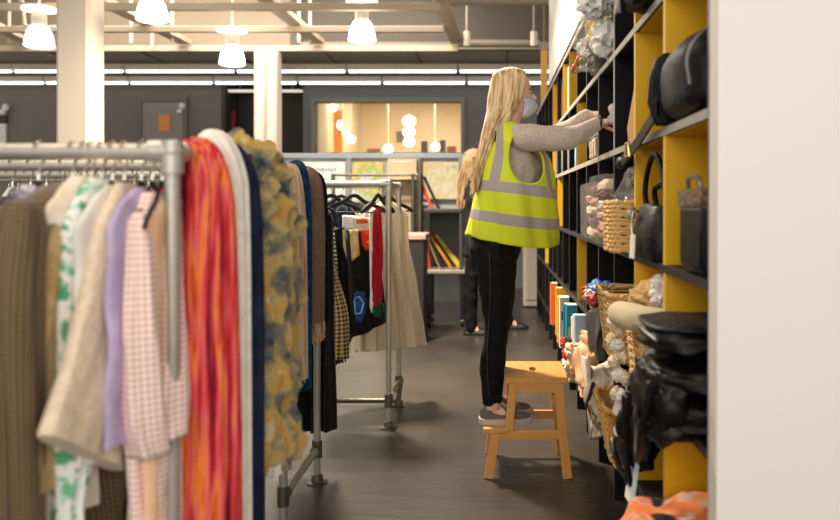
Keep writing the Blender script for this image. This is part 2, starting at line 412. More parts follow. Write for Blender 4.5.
# ceilings
b = MB().box((-9.3, 10.95, H), (2.2, 14.2, H+.1)); struct(b.build('ceiling_low', ceilm, smooth=False))
struct(MB().box((-9.3, 10.9, H), (xx(290, 10.9), 10.95, 5.3)).build('trim_bulkhead', plain('tan_bulkhead_paint', (150, 136, 116), .7, 0, .1, 1.5), smooth=False))
struct(MB().box((xx(290, 10.9), 10.98, H), (2.2, 11.03, 5.3)).box((xx(290, 10.9), 10.9, H), (xx(298, 10.9), 10.98, 5.3)).build('trim_bulkhead_dark', plain('dark_bulkhead_paint', (98, 90, 80), .7, 0, .12, 1.2), smooth=False))
struct(MB().box((-9.3, -1, 5.3), (2.2, 11.1, 5.4)).build('ceiling', plain('ceiling_deck', (120, 110, 98), .8), smooth=False))
b = MB()
for X in (-7.3, -6.05, -4.8, -3.55, -2.3, -1.05, .2): b.box((X-.012, 11, H-.012), (X+.012, 13, H))
struct(b.build('trim_ceiling_seams', plain('seam', (80, 74, 66)), smooth=False))
# ceiling grid
G = 3.4
beamp = plain('tan_beam_paint', (206, 188, 164), .6, 0, .04, 2)
def beam(name, lo, hi, lab): return tag(MB().box(lo, hi).build(name, beamp, smooth=False, bevel=.006), lab, 'beam')
for Y, x0, x1, th, lab in ((10.8, -9.3, xx(458, 10.8), .075, 'cream crossbeam of the ceiling grid, farthest and lowest of the long ones'), (9.6, -9.3, xx(444, 9.6), .07, 'cream crossbeam of the ceiling grid, middle one of the long ones'), (8.5, -9.3, xx(440, 8.5), .075, 'cream crossbeam of the ceiling grid, nearest to the top of the picture')):
    beam('ceiling_beam', (x0, Y-.04, G-th/2), (x1, Y+.04, G+th/2), lab)
for X0, X1, wd, lab in ((xx(2, 9), xx(28, 10.8), .15, 'cream lengthwise ceiling beam left of the thick white column'), (-4.15, -4.07, .17, 'cream lengthwise ceiling beam just right of the thick white column'), (-2.4, -2.31, .17, 'cream lengthwise ceiling beam above the thin white column'), (-.60, -.47, .17, 'cream lengthwise ceiling beam right of the middle, ending the grid')):
    tag(MB().bar((X0-.01, 6.5, G+.09), (X1, 10.8, G+.09), wd, .06).build('ceiling_beam', beamp, smooth=False), lab, 'beam')
dull = plain('dull_beam_paint', (160, 150, 135), .6)
for Y, z in ((10.6, 0), (8.35, 0)):
    p = tag(MB().cyl((-.45, Y, G+.03), (.6, Y, G+.03), .05).build('ceiling_pipe', dull), 'dull %s horizontal ceiling pipe right of the grid' % ('lower' if Y > 10 else 'upper'), 'pipe')
for px, lab in ((467, 'left'), (534, 'right')):
    t = thing('hanging_rod', (xx(px, 10.3), 10.3, G-.06), 'thin %s vertical ceiling rod with clamp above the woman' % lab, 'rod')
    MB().cyl((xx(px, 10.3), 10.3, G+.12), (xx(px, 10.3), 10.3, 5.3), .017, seg=8).build('rod', dull, t)
    MB().cyl((xx(px, 10.3), 10.3, G-.06), (xx(px, 10.3), 10.3, G+.12), .045).build('clamp', cream, t)
for i, (px, Y, z1) in enumerate(((131, 10.4, 5.3), (172, 10.4, 5.3), (152, 10.7, 5.3), (299, 10.4, 5.3), (310, 10.5, 5.3), (9, 10.4, 5.3))):
    tag(MB().cyl((xx(px, Y), Y, G), (xx(px, Y), Y, z1), .02, seg=8).build('hanging_rod', cream), 'thin cream rod holding the ceiling grid, %s' % ('close right of the thick column', 'between the lengthwise beam and the small lamp', 'behind the lamp nearest the thick column', 'left one of the pair beside the long beam', 'right one of the pair beside the long beam', 'at the far left above the far left lamp')[i], 'rod')
tag(MB().tube(cr([(xx(17, 8.6), 8.6, 3.8), (xx(17, 8.6), 8.6, 3.55), (xx(23, 8.6), 8.6, 3.46), (xx(24, 8.6), 8.6, 3.30), (xx(28, 8.6), 8.6, 3.22), (xx(56, 8.6), 8.6, 3.22)]), .018, 8).build('conduit_pipe', cream), 'thin bent cream conduit pipe by the far left lamp', 'pipe')
# ceiling strip lights
tube = emis('strip_glow', (232, 240, 246), 2.4)
def strip(i, x0, x1, Y, y, lab):
    Z = zz(y, Y); t = thing('strip_light', ((x0+x1)/2, Y, Z), lab, 'light', 'strip lights under the low ceiling')
    MB().box((x0, Y-.06, Z+.025), (x1, Y+.06, Z+.11)).build('housing', cream, t, smooth=False, bevel=.008)
    MB().tube([(x0+.02, Y, Z+.012), (x1-.02, Y, Z+.012)], .024, 12).build('tube', tube, t)
for r, (Y, y, x0, stp, nm) in enumerate(((11.9, 72, -8.6, 1.62, 'upper'), (12.6, 83.5, -8.2, 1.3, 'lower'))):
    n = 0
    while x0 < (.4 if r == 0 else -.2):
        where = 'left of thick column' if x0 < -6.3 else 'between the columns' if x0 < -3.5 else 'above the window' if x0 < -1.3 else 'beside the woman'
        strip(r, x0, x0+stp-.02, Y, y, 'white strip light in the %s row, number %d from the left, %s' % (nm, n+1, where)); x0 += stp; n += 1
# columns
def column(cx, cy, wd, zt, lab, groove):
    t = thing('column', (cx, cy, 0), lab, 'column')
    b = MB(); c = .03; h = wd/2
    poly = [(-h+c, -h), (h-c, -h), (h, -h+c), (h, h-c), (h-c, h), (-h+c, h), (-h, h-c), (-h, -h+c)]
    b.prism([(cx+x, cy+y) for x, y in poly], 'Z', 0, zt); b.build('shaft', cream, t, smooth=False)
    if groove: MB().box((cx-.01, cy-h-.02, 0), (cx+.02, cy-h+.001, zt)).build('cable_duct', plain('duct', (196, 182, 162)), t, smooth=False)
    if groove: MB().box((cx+.02, cy-h-.05, zz(151, cy)), (cx+.09, cy-h+.001, zz(141, cy))).build('switch_box', plain('grey_switch', (120, 115, 108)), t, smooth=False, bevel=.01)
    MB().box((cx-h-.02, cy-h-.02, 0), (cx+h+.02, cy+h+.02, .12)).build('plinth', greyw, t, smooth=False)
column(xx(80.5, 6.85), 6.85, .285, 5.3, 'thick white column at the left in front of the far wall', False)
column(xx(268, 10.8), 10.8, .30, G-.04, 'thinner white column behind the scarves, carrying the ceiling grid', True)
# pendant lamps
shade = emis('opal_shade', (255, 249, 240), 8)
halo = emis('canopy_painted_glow', (255, 246, 230), 2.2)  # emission imitates lamplight on the pendants' white canopy discs, which are no lamps
def pendant(px, ybot, wpx, Y, ycan, lab):
    X = xx(px, Y); r = wpx/2*Y/817; Z = zz(ybot, Y); h = r*1.55
    t = thing('pendant_lamp', (X, Y, Z), lab, 'lamp', 'glowing pendant lamps')
    prof = [(r*.86, 0), (r, .012), (r*.97, h*.15), (r*.9, h*.45), (r*.78, h*.72), (r*.6, h*.92), (r*.42, h)]
    MB().lathe(prof, (X, Y, Z)).build('lamp_shade', shade, t)
    MB().lathe([(r*.5, h*.98), (r*.52, h*1.2), (r*.5, h*1.6), (r*.2, h*1.66)], (X, Y, Z)).build('neck', cream, t)
    zc = zz(ycan, Y)
    MB().cyl((X, Y, Z+h*1.6), (X, Y, 5.3), .012, seg=8).build('rod', cream, t)
    if ycan: MB().lathe([(.03, .05), (r*1.15, .02), (r*1.15, -.005), (.05, -.01)], (X, Y, zc)).build('canopy_disc', halo, t)
pendant(39, 47, 28, 8.2, 10, 'glowing bell pendant lamp left of the thick white column')
pendant(152, 21, 31, 7.6, None or -12, 'glowing bell pendant lamp right of the thick column, nearest to the top edge')
pendant(232, 65, 25.5, 9.2, 31, 'smallest and lowest glowing bell pendant lamp, above the thin white column')
pendant(362, 41.5, 27.5, 8.6, 3.5, 'glowing bell pendant lamp above the back room window')
# wall above the shelving and white end wall
X0 = .555
struct(MB().prism([(X0, 2.0), (X0, 8.1), (X0+.14, 8.1), (X0+.14, 2.0)], 'Z', 2.53, 5.3).build('wall_right_upper', whitew, smooth=False))
b = MB(); b.add([(.545, 2.0, 0), (3.6, 2.0, 0), (3.6, 2.08, 0), (.545, 2.08, 0), (.566, 2.0, 5.3), (3.6, 2.0, 5.3), (3.6, 2.08, 5.3), (.566, 2.08, 5.3)], [(0,3,2,1),(4,5,6,7),(0,1,5,4),(1,2,6,5),(2,3,7,6),(3,0,4,7)])
struct(b.build('wall_right_end', whitew, smooth=False))
# ---------------------------------------------------------------- shelving
NK = 15; P = .55; Y0 = 2.1; D = .4; TH = .026
ZS = [.28, .72, 1.16, 1.605, 2.05, 2.49]
sh = thing('shelving_unit', (X0+.2, Y0, 0), 'long black and yellow cube shelving unit along the right side of the aisle', 'shelf')
def YK(k): return Y0+P*k
YE = YK(NK)
MB().box((X0+D, Y0, .28), (X0+D+.02, YE, 2.51)).build('back_panel', black_lam, sh, smooth=False)
for k in range(NK+1):
    b = MB().box((X0+.003, YK(k)-TH/2, .0), (X0+D, YK(k)+TH/2, 2.5))
    b.m = 1; b.box((X0, YK(k)-TH/2, 0), (X0+.003, YK(k)+TH/2, 1.6)); b.m = 2; b.box((X0, YK(k)-TH/2, 1.6), (X0+.003, YK(k)+TH/2, 2.5))
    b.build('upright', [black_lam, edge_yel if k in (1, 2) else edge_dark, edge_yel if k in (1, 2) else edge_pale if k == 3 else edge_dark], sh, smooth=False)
for i, z in enumerate(ZS):
    b = MB().box((X0+.004, Y0, z-TH), (X0+D, YE, z)); b.m = 1; b.box((X0-.002, Y0, z-TH), (X0+.004, YE, z))
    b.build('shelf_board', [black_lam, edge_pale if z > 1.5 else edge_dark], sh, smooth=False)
yel = {(1, r) for r in range(5)} | {(2, r) for r in range(5)} | {(6, 1), (6, 3), (8, 4), (9, 2), (8, 0), (10, 3), (10, 4), (12, 1), (7, 4), (13, 3)}
for k, r in sorted(yel):
    z0, z1 = ZS[r], ZS[r+1]-TH
    MB().box((X0+.001, YK(k)-TH/2-.004, z0), (X0+D-.001, YK(k)-TH/2-.0002, z1)).build('yellow_panel', yellow_lam, sh, smooth=False)
    if k in (1, 2):  # the yellow lining under the board above
        MB().box((X0+.012, YK(k-1)+TH/2, z1-.004), (X0+D-.001, YK(k)-TH/2-.004, z1-.0002)).build('yellow_panel', yellow_lam, sh, smooth=False)
# cream things at the far end of the shelving
# ---------------------------------------------------------------- partition with posters, counter, cart
PY = 9.6
t = thing('display_partition', (xx(370, PY), PY, 0), 'low partition with pale blue top rail in front of the far wall', 'partition')
MB().box((xx(274, PY), PY-.04, zz(158.5, PY)), (xx(463, PY), PY+.04, zz(153.5, PY))).build('top_rail', plain('pale_blue_metal', (176, 186, 196), .4, .2), t, smooth=False, bevel=.006)
for px in (277, 349, 419, 461): MB().box((xx(px, PY)-.03, PY-.035, 0), (xx(px, PY)+.03, PY+.035, zz(158.5, PY))).build('post', plain('pale_post', (170, 170, 168), .4, .3), t, smooth=False)
MB().box((xx(277, PY), PY+.02, .2), (xx(461, PY), PY+.03, zz(158.5, PY))).build('panel', plain('partition_panel_paint', (205, 208, 208), .6), t, smooth=False)
def poster(x0, x1, y0, y1, m, lab, extra=None):
    o = MB().box((xx(x0, PY), PY-.06, zz(y1, PY)), (xx(x1, PY), PY-.045, zz(y0, PY))).build('poster', m, smooth=False); tag(o, lab, 'poster'); return o
pw = plain('poster_white', (238, 240, 240), .5, 0, .02)
a = poster(303, 346, 162, 200, pw, 'white poster with a faint line of grey writing, left on the partition')
b = MB()
for k in range(9):
    x = xx(311+k*3, PY); 
    b.box((x, PY-.064, zz(171+(k % 3 == 1)*.8, PY)), (x+.022, PY-.0605, zz(168.6-(k % 4 == 0)*.7, PY)))
b.box((xx(309, PY), PY-.064, zz(198, PY)), (xx(340, PY), PY-.0605, zz(178, PY))); b.mi = [0]*(6*9)+[1]*6
b.build('print', [plain('grey_ink', (170, 178, 190)), cloth('poster_green_print', [(225, 235, 220), (190, 215, 185), (235, 235, 230)], scale=8)], a, smooth=False)
poster(353, 384, 162, 202, cloth('poster_pink_print', [(205, 190, 205), (222, 214, 222), (170, 190, 110), (225, 200, 110), (225, 222, 226)], scale=5, lo=.3, hi=.7), 'pinkish poster with green and yellow patches, between white poster and beige box')
poster(422, 459, 162, 199, cloth('map_print', [(238, 226, 190), (226, 208, 160), (236, 228, 200), (205, 190, 150)], scale=7, lo=.3, hi=.7), 'yellowish map-like poster on the right end of the partition')
t = thing('cardboard_box', (xx(403, 9.2), 9.3, zz(178, 9.2)), 'beige cardboard box standing up against the partition top', 'box')
MB().box((xx(388, 9.2), 9.15, zz(178, 9.2)), (xx(417, 9.2), 9.45, zz(159, 9.2))).build('body', plain('beige_cardboard', (214, 190, 155), .8), t, smooth=False, bevel=.006)
MB().box((xx(393, 9.2), 9.145, zz(162.5, 9.2)), (xx(412, 9.2), 9.1499, zz(161.3, 9.2))).build('tape', tagwhite, t, smooth=False)
# table behind under the box and pictures
t = thing('display_table', (xx(401, 9.2), 9.3, 0), 'pale table behind the second clothes rack holding odds and ends', 'table')
MB().box((xx(384, 9.2), 9.0, zz(180, 9.2)), (xx(418, 9.2), 9.5, zz(178, 9.2))).build('tabletop', plain('pale_tabletop', (205, 190, 165)), t, smooth=False)
for px in (386, 417): MB().box((xx(px, 9.2)-.03, 9.05, 0), (xx(px, 9.2)+.03, 9.1, zz(180, 9.2))).build('leg', steel_dark, t, smooth=False)
MB().box((xx(384, 9.2), 9.2, .5), (xx(418, 9.2), 9.22, zz(180, 9.2))).build('back_panel', plain('tan_board', (190, 165, 130)), t, smooth=False)
t = thing('metal_rack', (xx(372, 8.9), 8.9, 0), 'thin grey metal stand with upright posts behind the second clothes rack', 'stand')
for px in (333, 413, 420): MB().cyl((xx(px, 8.9), 8.9, 0), (xx(px, 8.9), 8.9, zz(174, 8.9)), .022).build('post', steel_dark, t)
MB().cyl((xx(333, 8.9), 8.9, zz(175, 8.9)), (xx(420, 8.9), 8.9, zz(175, 8.9)), .014).build('rail', steel_dark, t)
# dark counter with pink top
Y = 7.9
t = thing('counter', (xx(414, Y), Y+.2, 0), 'dark low counter with pinkish top beside the cart', 'counter')
MB().box((xx(398, Y), Y, 0), (xx(424, Y), Y+.45, zz(240, Y))).build('body', plain('dark_counter', (38, 35, 35), .5), t, smooth=False, bevel=.01)
MB().box((xx(398, Y), Y-.02, zz(240, Y)), (xx(426, Y), Y+.5, zz(234, Y))).build('top', plain('pink_top', (190, 150, 138), .5), t, smooth=False, bevel=.01)
# cart
Y = 8.95
t = thing('cart', (xx(444, Y), Y+.25, 0), 'grey wheeled cart loaded with leaning boards, left of the person in black', 'cart')
cg = plain('cart_grey', (86, 80, 76), .5)
MB().box((xx(419, Y), Y, zz(213, Y)), (xx(462, Y), Y+.55, zz(209, Y))).build('top_shelf', plain('cart_top', (60, 56, 54), .5), t, smooth=False, bevel=.008)
MB().box((xx(426, Y), Y+.5, zz(270, Y)), (xx(466, Y), Y+.53, zz(213, Y))).build('back_panel', cg, t, smooth=False)
MB().box((xx(424, Y), Y, zz(274, Y)), (xx(468, Y), Y+.55, zz(270, Y))).build('platform', plain('cart_platform', (170, 160, 148), .4, .3), t, smooth=False, bevel=.008)
for px in (421, 461): MB().cyl((xx(px, Y), Y+.03, zz(272, Y)), (xx(px, Y), Y+.03, zz(158 if px == 421 else 213, Y)), .02).build('post', cg, t)
for px in (429, 462):
    for dy in (.05, .48):
        w_ = MB().cyl((xx(px, Y)-.015, Y+dy, .045), (xx(px, Y)+.015, Y+dy, .045), .045); w_.box((xx(px, Y)-.02, Y+dy-.02, .05), (xx(px, Y)+.02, Y+dy+.02, zz(274, Y))); w_.build('caster', blackm, t)
BN = [0]
def board(x0, y0, x1, y1, th, m, lab, Y=Y, d=.05):
    Y = Y+.06+.058*BN[0]; BN[0] = (BN[0]+1) % 8
    p0 = Vector((xx(x0, Y), Y, zz(y0, Y))); p1 = Vector((xx(x1, Y), Y, zz(y1, Y))); dr = (p1-p0).normalized(); n = Vector((dr.z, 0, -dr.x))*th
    b = MB(); v = [p0, p1, p1+n, p0+n]; b.add(v+[p+Vector((0, d, 0)) for p in v], [(0,1,2,3),(7,6,5,4),(0,4,5,1),(1,5,6,2),(2,6,7,3),(3,7,4,0)])
    tag(b.build('picture_frame', m, smooth=False, bevel=.004), lab, 'board')
org_ = plain('orange_red_board', (235, 80, 40)); blk = plain('black_board', (30, 28, 30)); ylw = plain('yellow_board', (235, 205, 60)); amb = plain('amber_board', (225, 150, 30)); tn = plain('tan_board2', (165, 130, 95))
board(420, 176, 433, 208, .035, org_, 'orange red board leaning on the top shelf of the cart')
board(425, 176, 440, 208, .03, blk, 'black board leaning against the orange red board on the cart')
board(428, 246, 431, 270, .03, org_, 'short orange board at the left end of the lower cart shelf')
board(429, 240, 441, 270, .02, tn, 'thin tan board leaning on the lower cart shelf')
board(430, 240, 446, 270, .035, blk, 'black board leaning on the lower cart shelf behind the tan one')
board(432, 236, 454, 270, .03, amb, 'amber edged board leaning on the lower cart shelf')
board(434, 236, 459, 270, .03, blk, 'second black board leaning on the lower cart shelf next to the amber one')
board(437, 234, 466, 270, .06, ylw, 'bright yellow board leaning at the right of the lower cart shelf')
o = MB().ell((xx(424, 9.5), 9.45, zz(205, 9.5)), (.07, .05, .035)).jitter(.01, 20).build('plastic_wrap', film('white_film', (220, 225, 240), .9)); tag(o, 'small pale blue wrapped bundle on the cart top beside the orange board', 'bundle')
# far end of aisle
t = thing('cabinet', (xx(536, 10.6), 10.7, 0), 'pale cabinet standing at the far end of the aisle behind the shelving', 'cabinet')
MB().box((xx(524, 10.6), 10.6, .02), (xx(560, 10.6), 11.0, 1.9)).build('body', plain('pale_cabinet', (222, 206, 188), .6), t, smooth=False, bevel=.01)
MB().box((xx(526, 10.6), 10.58, .1), (xx(541, 10.6), 10.6, 1.85)).build('door', plain('pale_cabinet_door', (205, 190, 172), .6), t, smooth=False, bevel=.01)
# ---------------------------------------------------------------- clothes racks (scaffold tube)
RH = 1.475; PR = .0175
def flange(b, x, y):
    b.lathe([(.05, 0), (.05, .006), (.03, .009), (.027, .04), (.02, .042)], (x, y, 0), 20)
def rack(y0, y1, xr, xl, lab, zlow=.165, rail_low=False, low=True):
    t = thing('clothes_rack', (xr, (y0+y1)/2, 0), lab, 'clothes rack')
    for y in (y0, y1):
        MB().cyl((xl, y, RH), (xr, y, RH), PR).build('rail', steel, t)
        for x in (xr, xl):
            MB().cyl((x, y, .01), (x, y, RH), PR).build('post', steel, t)
            b = MB(); flange(b, x, y); b.build('foot_flange', steel_dark, t)
            b = MB(); b.cyl((x, y, RH-.05), (x, y, RH+.022), PR*1.42).cyl((x+(-.05 if x == xr else .05), y, RH), (x, y, RH), PR*1.42)
            b.ell((x, y, RH), (PR*1.5,)*3); yy = .05 if y == y0 else -.05
            b.cyl((x, y, RH), (x, y+yy, RH), PR*1.42); b.build('corner_joint', steel, t)
            b = MB().cyl((x, y, zlow-.04), (x, y, zlow+.04), PR*1.42); b.cyl((x, y, zlow), (x, y+yy, zlow), PR*1.42); b.build('lower_joint', steel_dark, t)
    for x in (xr, xl):
        MB().cyl((x, y0, RH), (x, y1, RH), PR).build('crossbar', steel, t)
        MB().cyl((x, y0, zlow), (x, y1, zlow), PR).build('crossbar', steel, t)
    if rail_low:
        MB().cyl((xl, y0, zlow), (xr, y0, zlow), PR*.8).build('lower_rail', steel_dark, t)
        MB().cyl((xl, y1, zlow*.2), (xr, y1, zlow*.2), PR*.8).build('lower_rail', steel_dark, t)
    return t
YA = 1.82
rack(YA, 2.5, -.715, -2.4, 'nearest clothes rack at the left, of grey tube, with colourful scarves over its end bar')
rack(3.33, 3.97, -.855, -3.0, 'second grey tube clothes rack, with blue and brown scarves over its end bar')
rack(4.94, 5.47, -.632, -1.9, 'farthest grey tube clothes rack, its two end posts standing clear in the aisle', rail_low=True)
# a crossing tube at the second rack's foot
# ---------------------------------------------------------------- hangers
def hanger(x, y, rz=0, col=None, wd=.155, drop=.125, label='', thick=.006, parent_group=None, kind='plastic'):
    """wd = half width; the arms run along local y turned by rz"""
    t = thing('coat_hanger', (x, y, RH), label, 'hanger', parent_group)
    ca, sa = math.cos(rz), math.sin(rz)
    def P(u, z): return Vector((x-sa*u, y+ca*u, RH+z))
    hk = [P(.021*math.cos(a), .001+.021*math.sin(a)) for a in [PI*(-.15+1.15*k/9) for k in range(10)]][::-1]
    hk = [P(-.022*math.cos(PI*k/8), .022*math.sin(PI*k/8)) for k in range(9)]
    hk = hk[1:] + [P(.018, -.02), P(.004, -.045), P(0, -.075)]
    MB().tube(cr(hk, 3), .0022, 6).build('hook', chrome, t)
    m = col or blackm
    pts = [P(-wd, -drop-.045), P(-wd*.8, -drop-.02), P(-wd*.35, -drop+.015), P(0, -.068), P(wd*.35, -drop+.015), P(wd*.8, -drop-.02), P(wd, -drop-.045)]
    MB().tube(cr(pts, 4), thick, 8).build('arms', m, t)
    if kind != 'suit': MB().tube([P(-wd*.93, -drop-.045), P(wd*.93, -drop-.045)], .004, 6).build('trouser_bar', m, t)
    return t
# ---------------------------------------------------------------- garments
def garment(name, x, y, rz, rows, mats, label, cat, group=None, folds=5, amp=.35, seed=0, sleeves=(), bottom_wave=.0, twist=0, parts=None):
    """closed lofted cloth. rows: (z, near, far, half thickness[, centre shift across]) with near/far along the hanger direction"""
    ca, sa = math.cos(rz), math.sin(rz)
    def W(u, n, z): return Vector((x-sa*u+ca*n, y+ca*u+sa*n, z))
    zt, zb = rows[0][0], rows[-1][0]
    b = MB(); N = 72; rings = []; M = 34
    tab = [(-r[0],)+tuple(r[1:4])+((r[4] if len(r) > 4 else 0),) for r in rows]
    for i in range(M+1):
        f = i/M; z = zt+(zb-zt)*f
        s0, s1, th, cx = interp(tab, -z)
        c, h = (s0+s1)/2, (s1-s0)/2
        ring = []
        for k in range(N):
            a = 2*PI*k/N
            e = math.cos(a); g = math.sin(a)
            env = min(1, f*2.2+.1)
            rip = 1+amp*env*math.sin(folds*2*PI*(e*.5+.5)+seed*1.7+2.2*f+math.sin(f*5+seed))*1.2
            rip2 = amp*env*.6*math.sin(folds*1.7*2*PI*(e*.5+.5)+seed+1.2*f)
            n = cx+th*math.copysign(abs(g)**.7, g)*rip + th*rip2
            nz = noise.noise(Vector((e*3+seed*5, f*4, seed)))*.02*env
            ring.append(W(c+h*e+nz*.4, n+nz*.5, z+(bottom_wave*math.sin(e*3+seed)*f if bottom_wave else 0)))
        rings.append(ring)
    b.loft(rings, uv=True)
    if sleeves or parts is not None:
        t = thing(name, W(0, 0, zt), label, cat, group)
        b.build('body', mats[0], t)
        for sl in sleeves:
            pts, rs = sl[0], sl[1]
            pw = [W(*p) for p in cr([(p[0], p[1], p[2]) for p in pts], 5)]
            n = len(pw); rr = []
            for i in range(n):
                q = i/(n-1)*(len(rs)-1); k = min(int(q), len(rs)-2); rr.append(rs[k]+(rs[k+1]-rs[k])*(q-k))
            pw = [pw[0]+Vector((0, 0, .022)), pw[0]+Vector((0, 0, .012))]+pw; n += 2; rr = [rr[0]*.15, rr[0]*.6]+[rr[0]*.85]+rr[1:]
            sb = MB(); sg = 28; rings = []; sq = sl[2] if len(sl) > 2 else .5
            for i, p in enumerate(pw):
                ring = []
                for k in range(sg):
                    a = 2*PI*k/sg; r = rr[i]*(1+.13*math.sin(a*5+i*.22+seed)+.05*math.sin(a*9+i*.5))
                    u, nn = r*math.cos(a), r*math.sin(a)*sq
                    ring.append(p+Vector((-sa*u+ca*nn, ca*u+sa*nn, .0)))
                rings.append(ring)
            sb.loft(rings, cap=False, uv=True); sb.build('sleeve', mats[0], t, solid=.004)
        return t
    o = b.build(name, mats[0], origin=W(0, 0, zt))
    return tag(o, label, cat, group)
brown_check = cloth('brown_check', [(138, 115, 84), (46, 37, 28)], 'check', 95, w=.5)
floral_v = cloth('violet_floral', [(60, 58, 84), (205, 196, 204), (226, 220, 220), (120, 70, 86)], scale=18, lo=.35, hi=.62)
mustard = cloth('mustard_cotton', [(176, 146, 98), (196, 168, 122)])
green_fl = cloth('green_floral', [(110, 190, 140), (240, 240, 232), (240, 240, 232), (90, 165, 120)], scale=22, lo=.36, hi=.62)
green_lo = cloth('green_cloth', [(70, 150, 95), (110, 180, 125), (200, 215, 190)], scale=25)
beige = cloth('beige_linen', [(222, 200, 170), (234, 214, 188)], scale=60)
lav = cloth('lavender_cotton', [(180, 160, 196), (194, 176, 208)], scale=12)
pinkc = cloth('pink_check', [(248, 236, 226), (222, 116, 92)], 'check', 72, w=.3)
cream_c = cloth('cream_cloth', [(226, 208, 184), (240, 226, 205)], scale=10)
white_c = cloth('white_cloth', [(236, 230, 220), (224, 216, 206)], scale=10)
grey_c = cloth('grey_cloth', [(120, 112, 102), (140, 132, 120)], scale=10)
darkbrown = cloth('dark_brown_cloth', [(52, 42, 34), (70, 58, 46)], scale=10)
peach = cloth('peach_cloth', [(238, 186, 146), (246, 204, 168)], scale=10)
olive = cloth('olive_cloth', [(84, 78, 58), (100, 94, 72)], scale=10)
navy = cloth('navy_cloth', [(22, 30, 52), (34, 42, 66)], scale=14)
def HX(px, Y=YA): return (px-493)*Y/817
def ZY(y, Y): return 1.36-(y-203)*Y/817
g = 'garments on the nearest rack'
def H0(px, lab, y=YA, col=None, rz=0): return hanger(HX(px, y), y, rz, col, label=lab, wd=.095, drop=.125, kind='suit', thick=.005)
jk = [(1.40, -.05, .05, .02), (1.37, -.13, .13, .04), (1.335, -.21, .21, .045), (1.2, -.22, .22, .05)]
# leftmost floral blouse
garment('blouse', HX(38), YA, 0, [(1.40, -.05, .05, .02), (1.36, -.12, .12, .03), (1.32, -.17, .16, .03), (1.2, -.18, .16, .03), (.9, -.18, .16, .03), (.4, -.18, .16, .03)], [floral_v], 'violet and white floral blouse cut by the left edge of the picture', 'blouse', g, seed=1,
        sleeves=[([(-.155, 0, 1.33), (-.19, .0, 1.15), (-.195, .0, .85), (-.195, 0, .62)], [.03, .035, .035, .035])])
H0(38, 'coat hanger holding the violet floral blouse')
# brown checked jacket
garment('jacket', HX(72), YA, .0, [(1.405, -.05, .05, .03), (1.37, -.14, .14, .05), (1.33, -.215, .215, .055), (1.15, -.21, .23, .06), (.8, -.20, .24, .06), (.4, -.20, .25, .06)], [brown_check], 'brown checked jacket second from the left on the nearest rack', 'jacket', g, seed=2, folds=3, amp=.4,
        sleeves=[([(-.20, 0, 1.345), (-.25, .012, 1.15), (-.245, .015, .85), (-.235, .02, .50)], [.052, .062, .056, .05], .8)])
H0(72, 'coat hanger holding the brown checked jacket')
garment('shirt', HX(84), YA, .02, [(1.42, -.04, .04, .02), (1.385, -.1, .1, .03), (1.345, -.17, .17, .035), (1.1, -.17, .17, .03), (.7, -.18, .18, .03)], [cream_c], 'cream shirt between the brown checked jacket and the tan jacket', 'shirt', g, seed=3)
H0(84, 'coat hanger holding the cream shirt beside the brown checked jacket')
garment('jacket', HX(91), YA, .0, [(1.39, -.04, .05, .015), (1.35, -.10, .1, .018), (1.31, -.14, .15, .02), (1.1, -.18, .2, .02), (.85, -.23, .2, .022), (.79, -.24, .2, .024)], [mustard], 'tan mustard jacket behind the green floral blouse', 'jacket', g, seed=4, amp=.25,
        sleeves=[([(-.13, 0, 1.315), (-.18, -.005, 1.15), (-.22, -.01, .95), (-.235, -.01, .82)], [.03, .035, .035, .04], .5)])
H0(91, 'coat hanger holding the tan mustard jacket')
garment('blouse', HX(101), YA, .0, [(1.415, -.04, .04, .02), (1.38, -.09, .1, .024), (1.33, -.15, .16, .026), (1.1, -.17, .16, .026), (.92, -.18, .0, .026), (.75, -.185, -.11, .018), (.2, -.185, -.12, .018)], [green_fl], 'white blouse with green leaf print between tan and beige garments', 'blouse', g, seed=5)
H0(101, 'coat hanger holding the green leaf print blouse', col=plain('white_plastic', (230, 225, 215), .4))
garment('blouse', HX(112), YA, .0, [(1.40, -.03, .03, .012), (1.36, -.1, .1, .016), (1.31, -.16, .16, .018), (1.0, -.16, .18, .018), (.82, -.16, .18, .018)], [white_c], 'thin off-white blouse squeezed behind the flared beige top', 'blouse', g, seed=6)
H0(112, 'coat hanger holding the thin off-white blouse')
# flared beige top: the big pale wedge
garment('cape', HX(124), YA, 0, [(1.405, -.03, .05, .014), (1.37, -.07, .10, .022), (1.32, -.12, .10, .026), (1.2, -.17, .06, .026), (1.08, -.235, .02, .028), (.95, -.32, -.03, .03), (.935, -.325, -.03, .03)], [beige], 'wide flared pale beige top hanging in front of the green blouse', 'top', g, seed=7, folds=1.3, amp=.12)
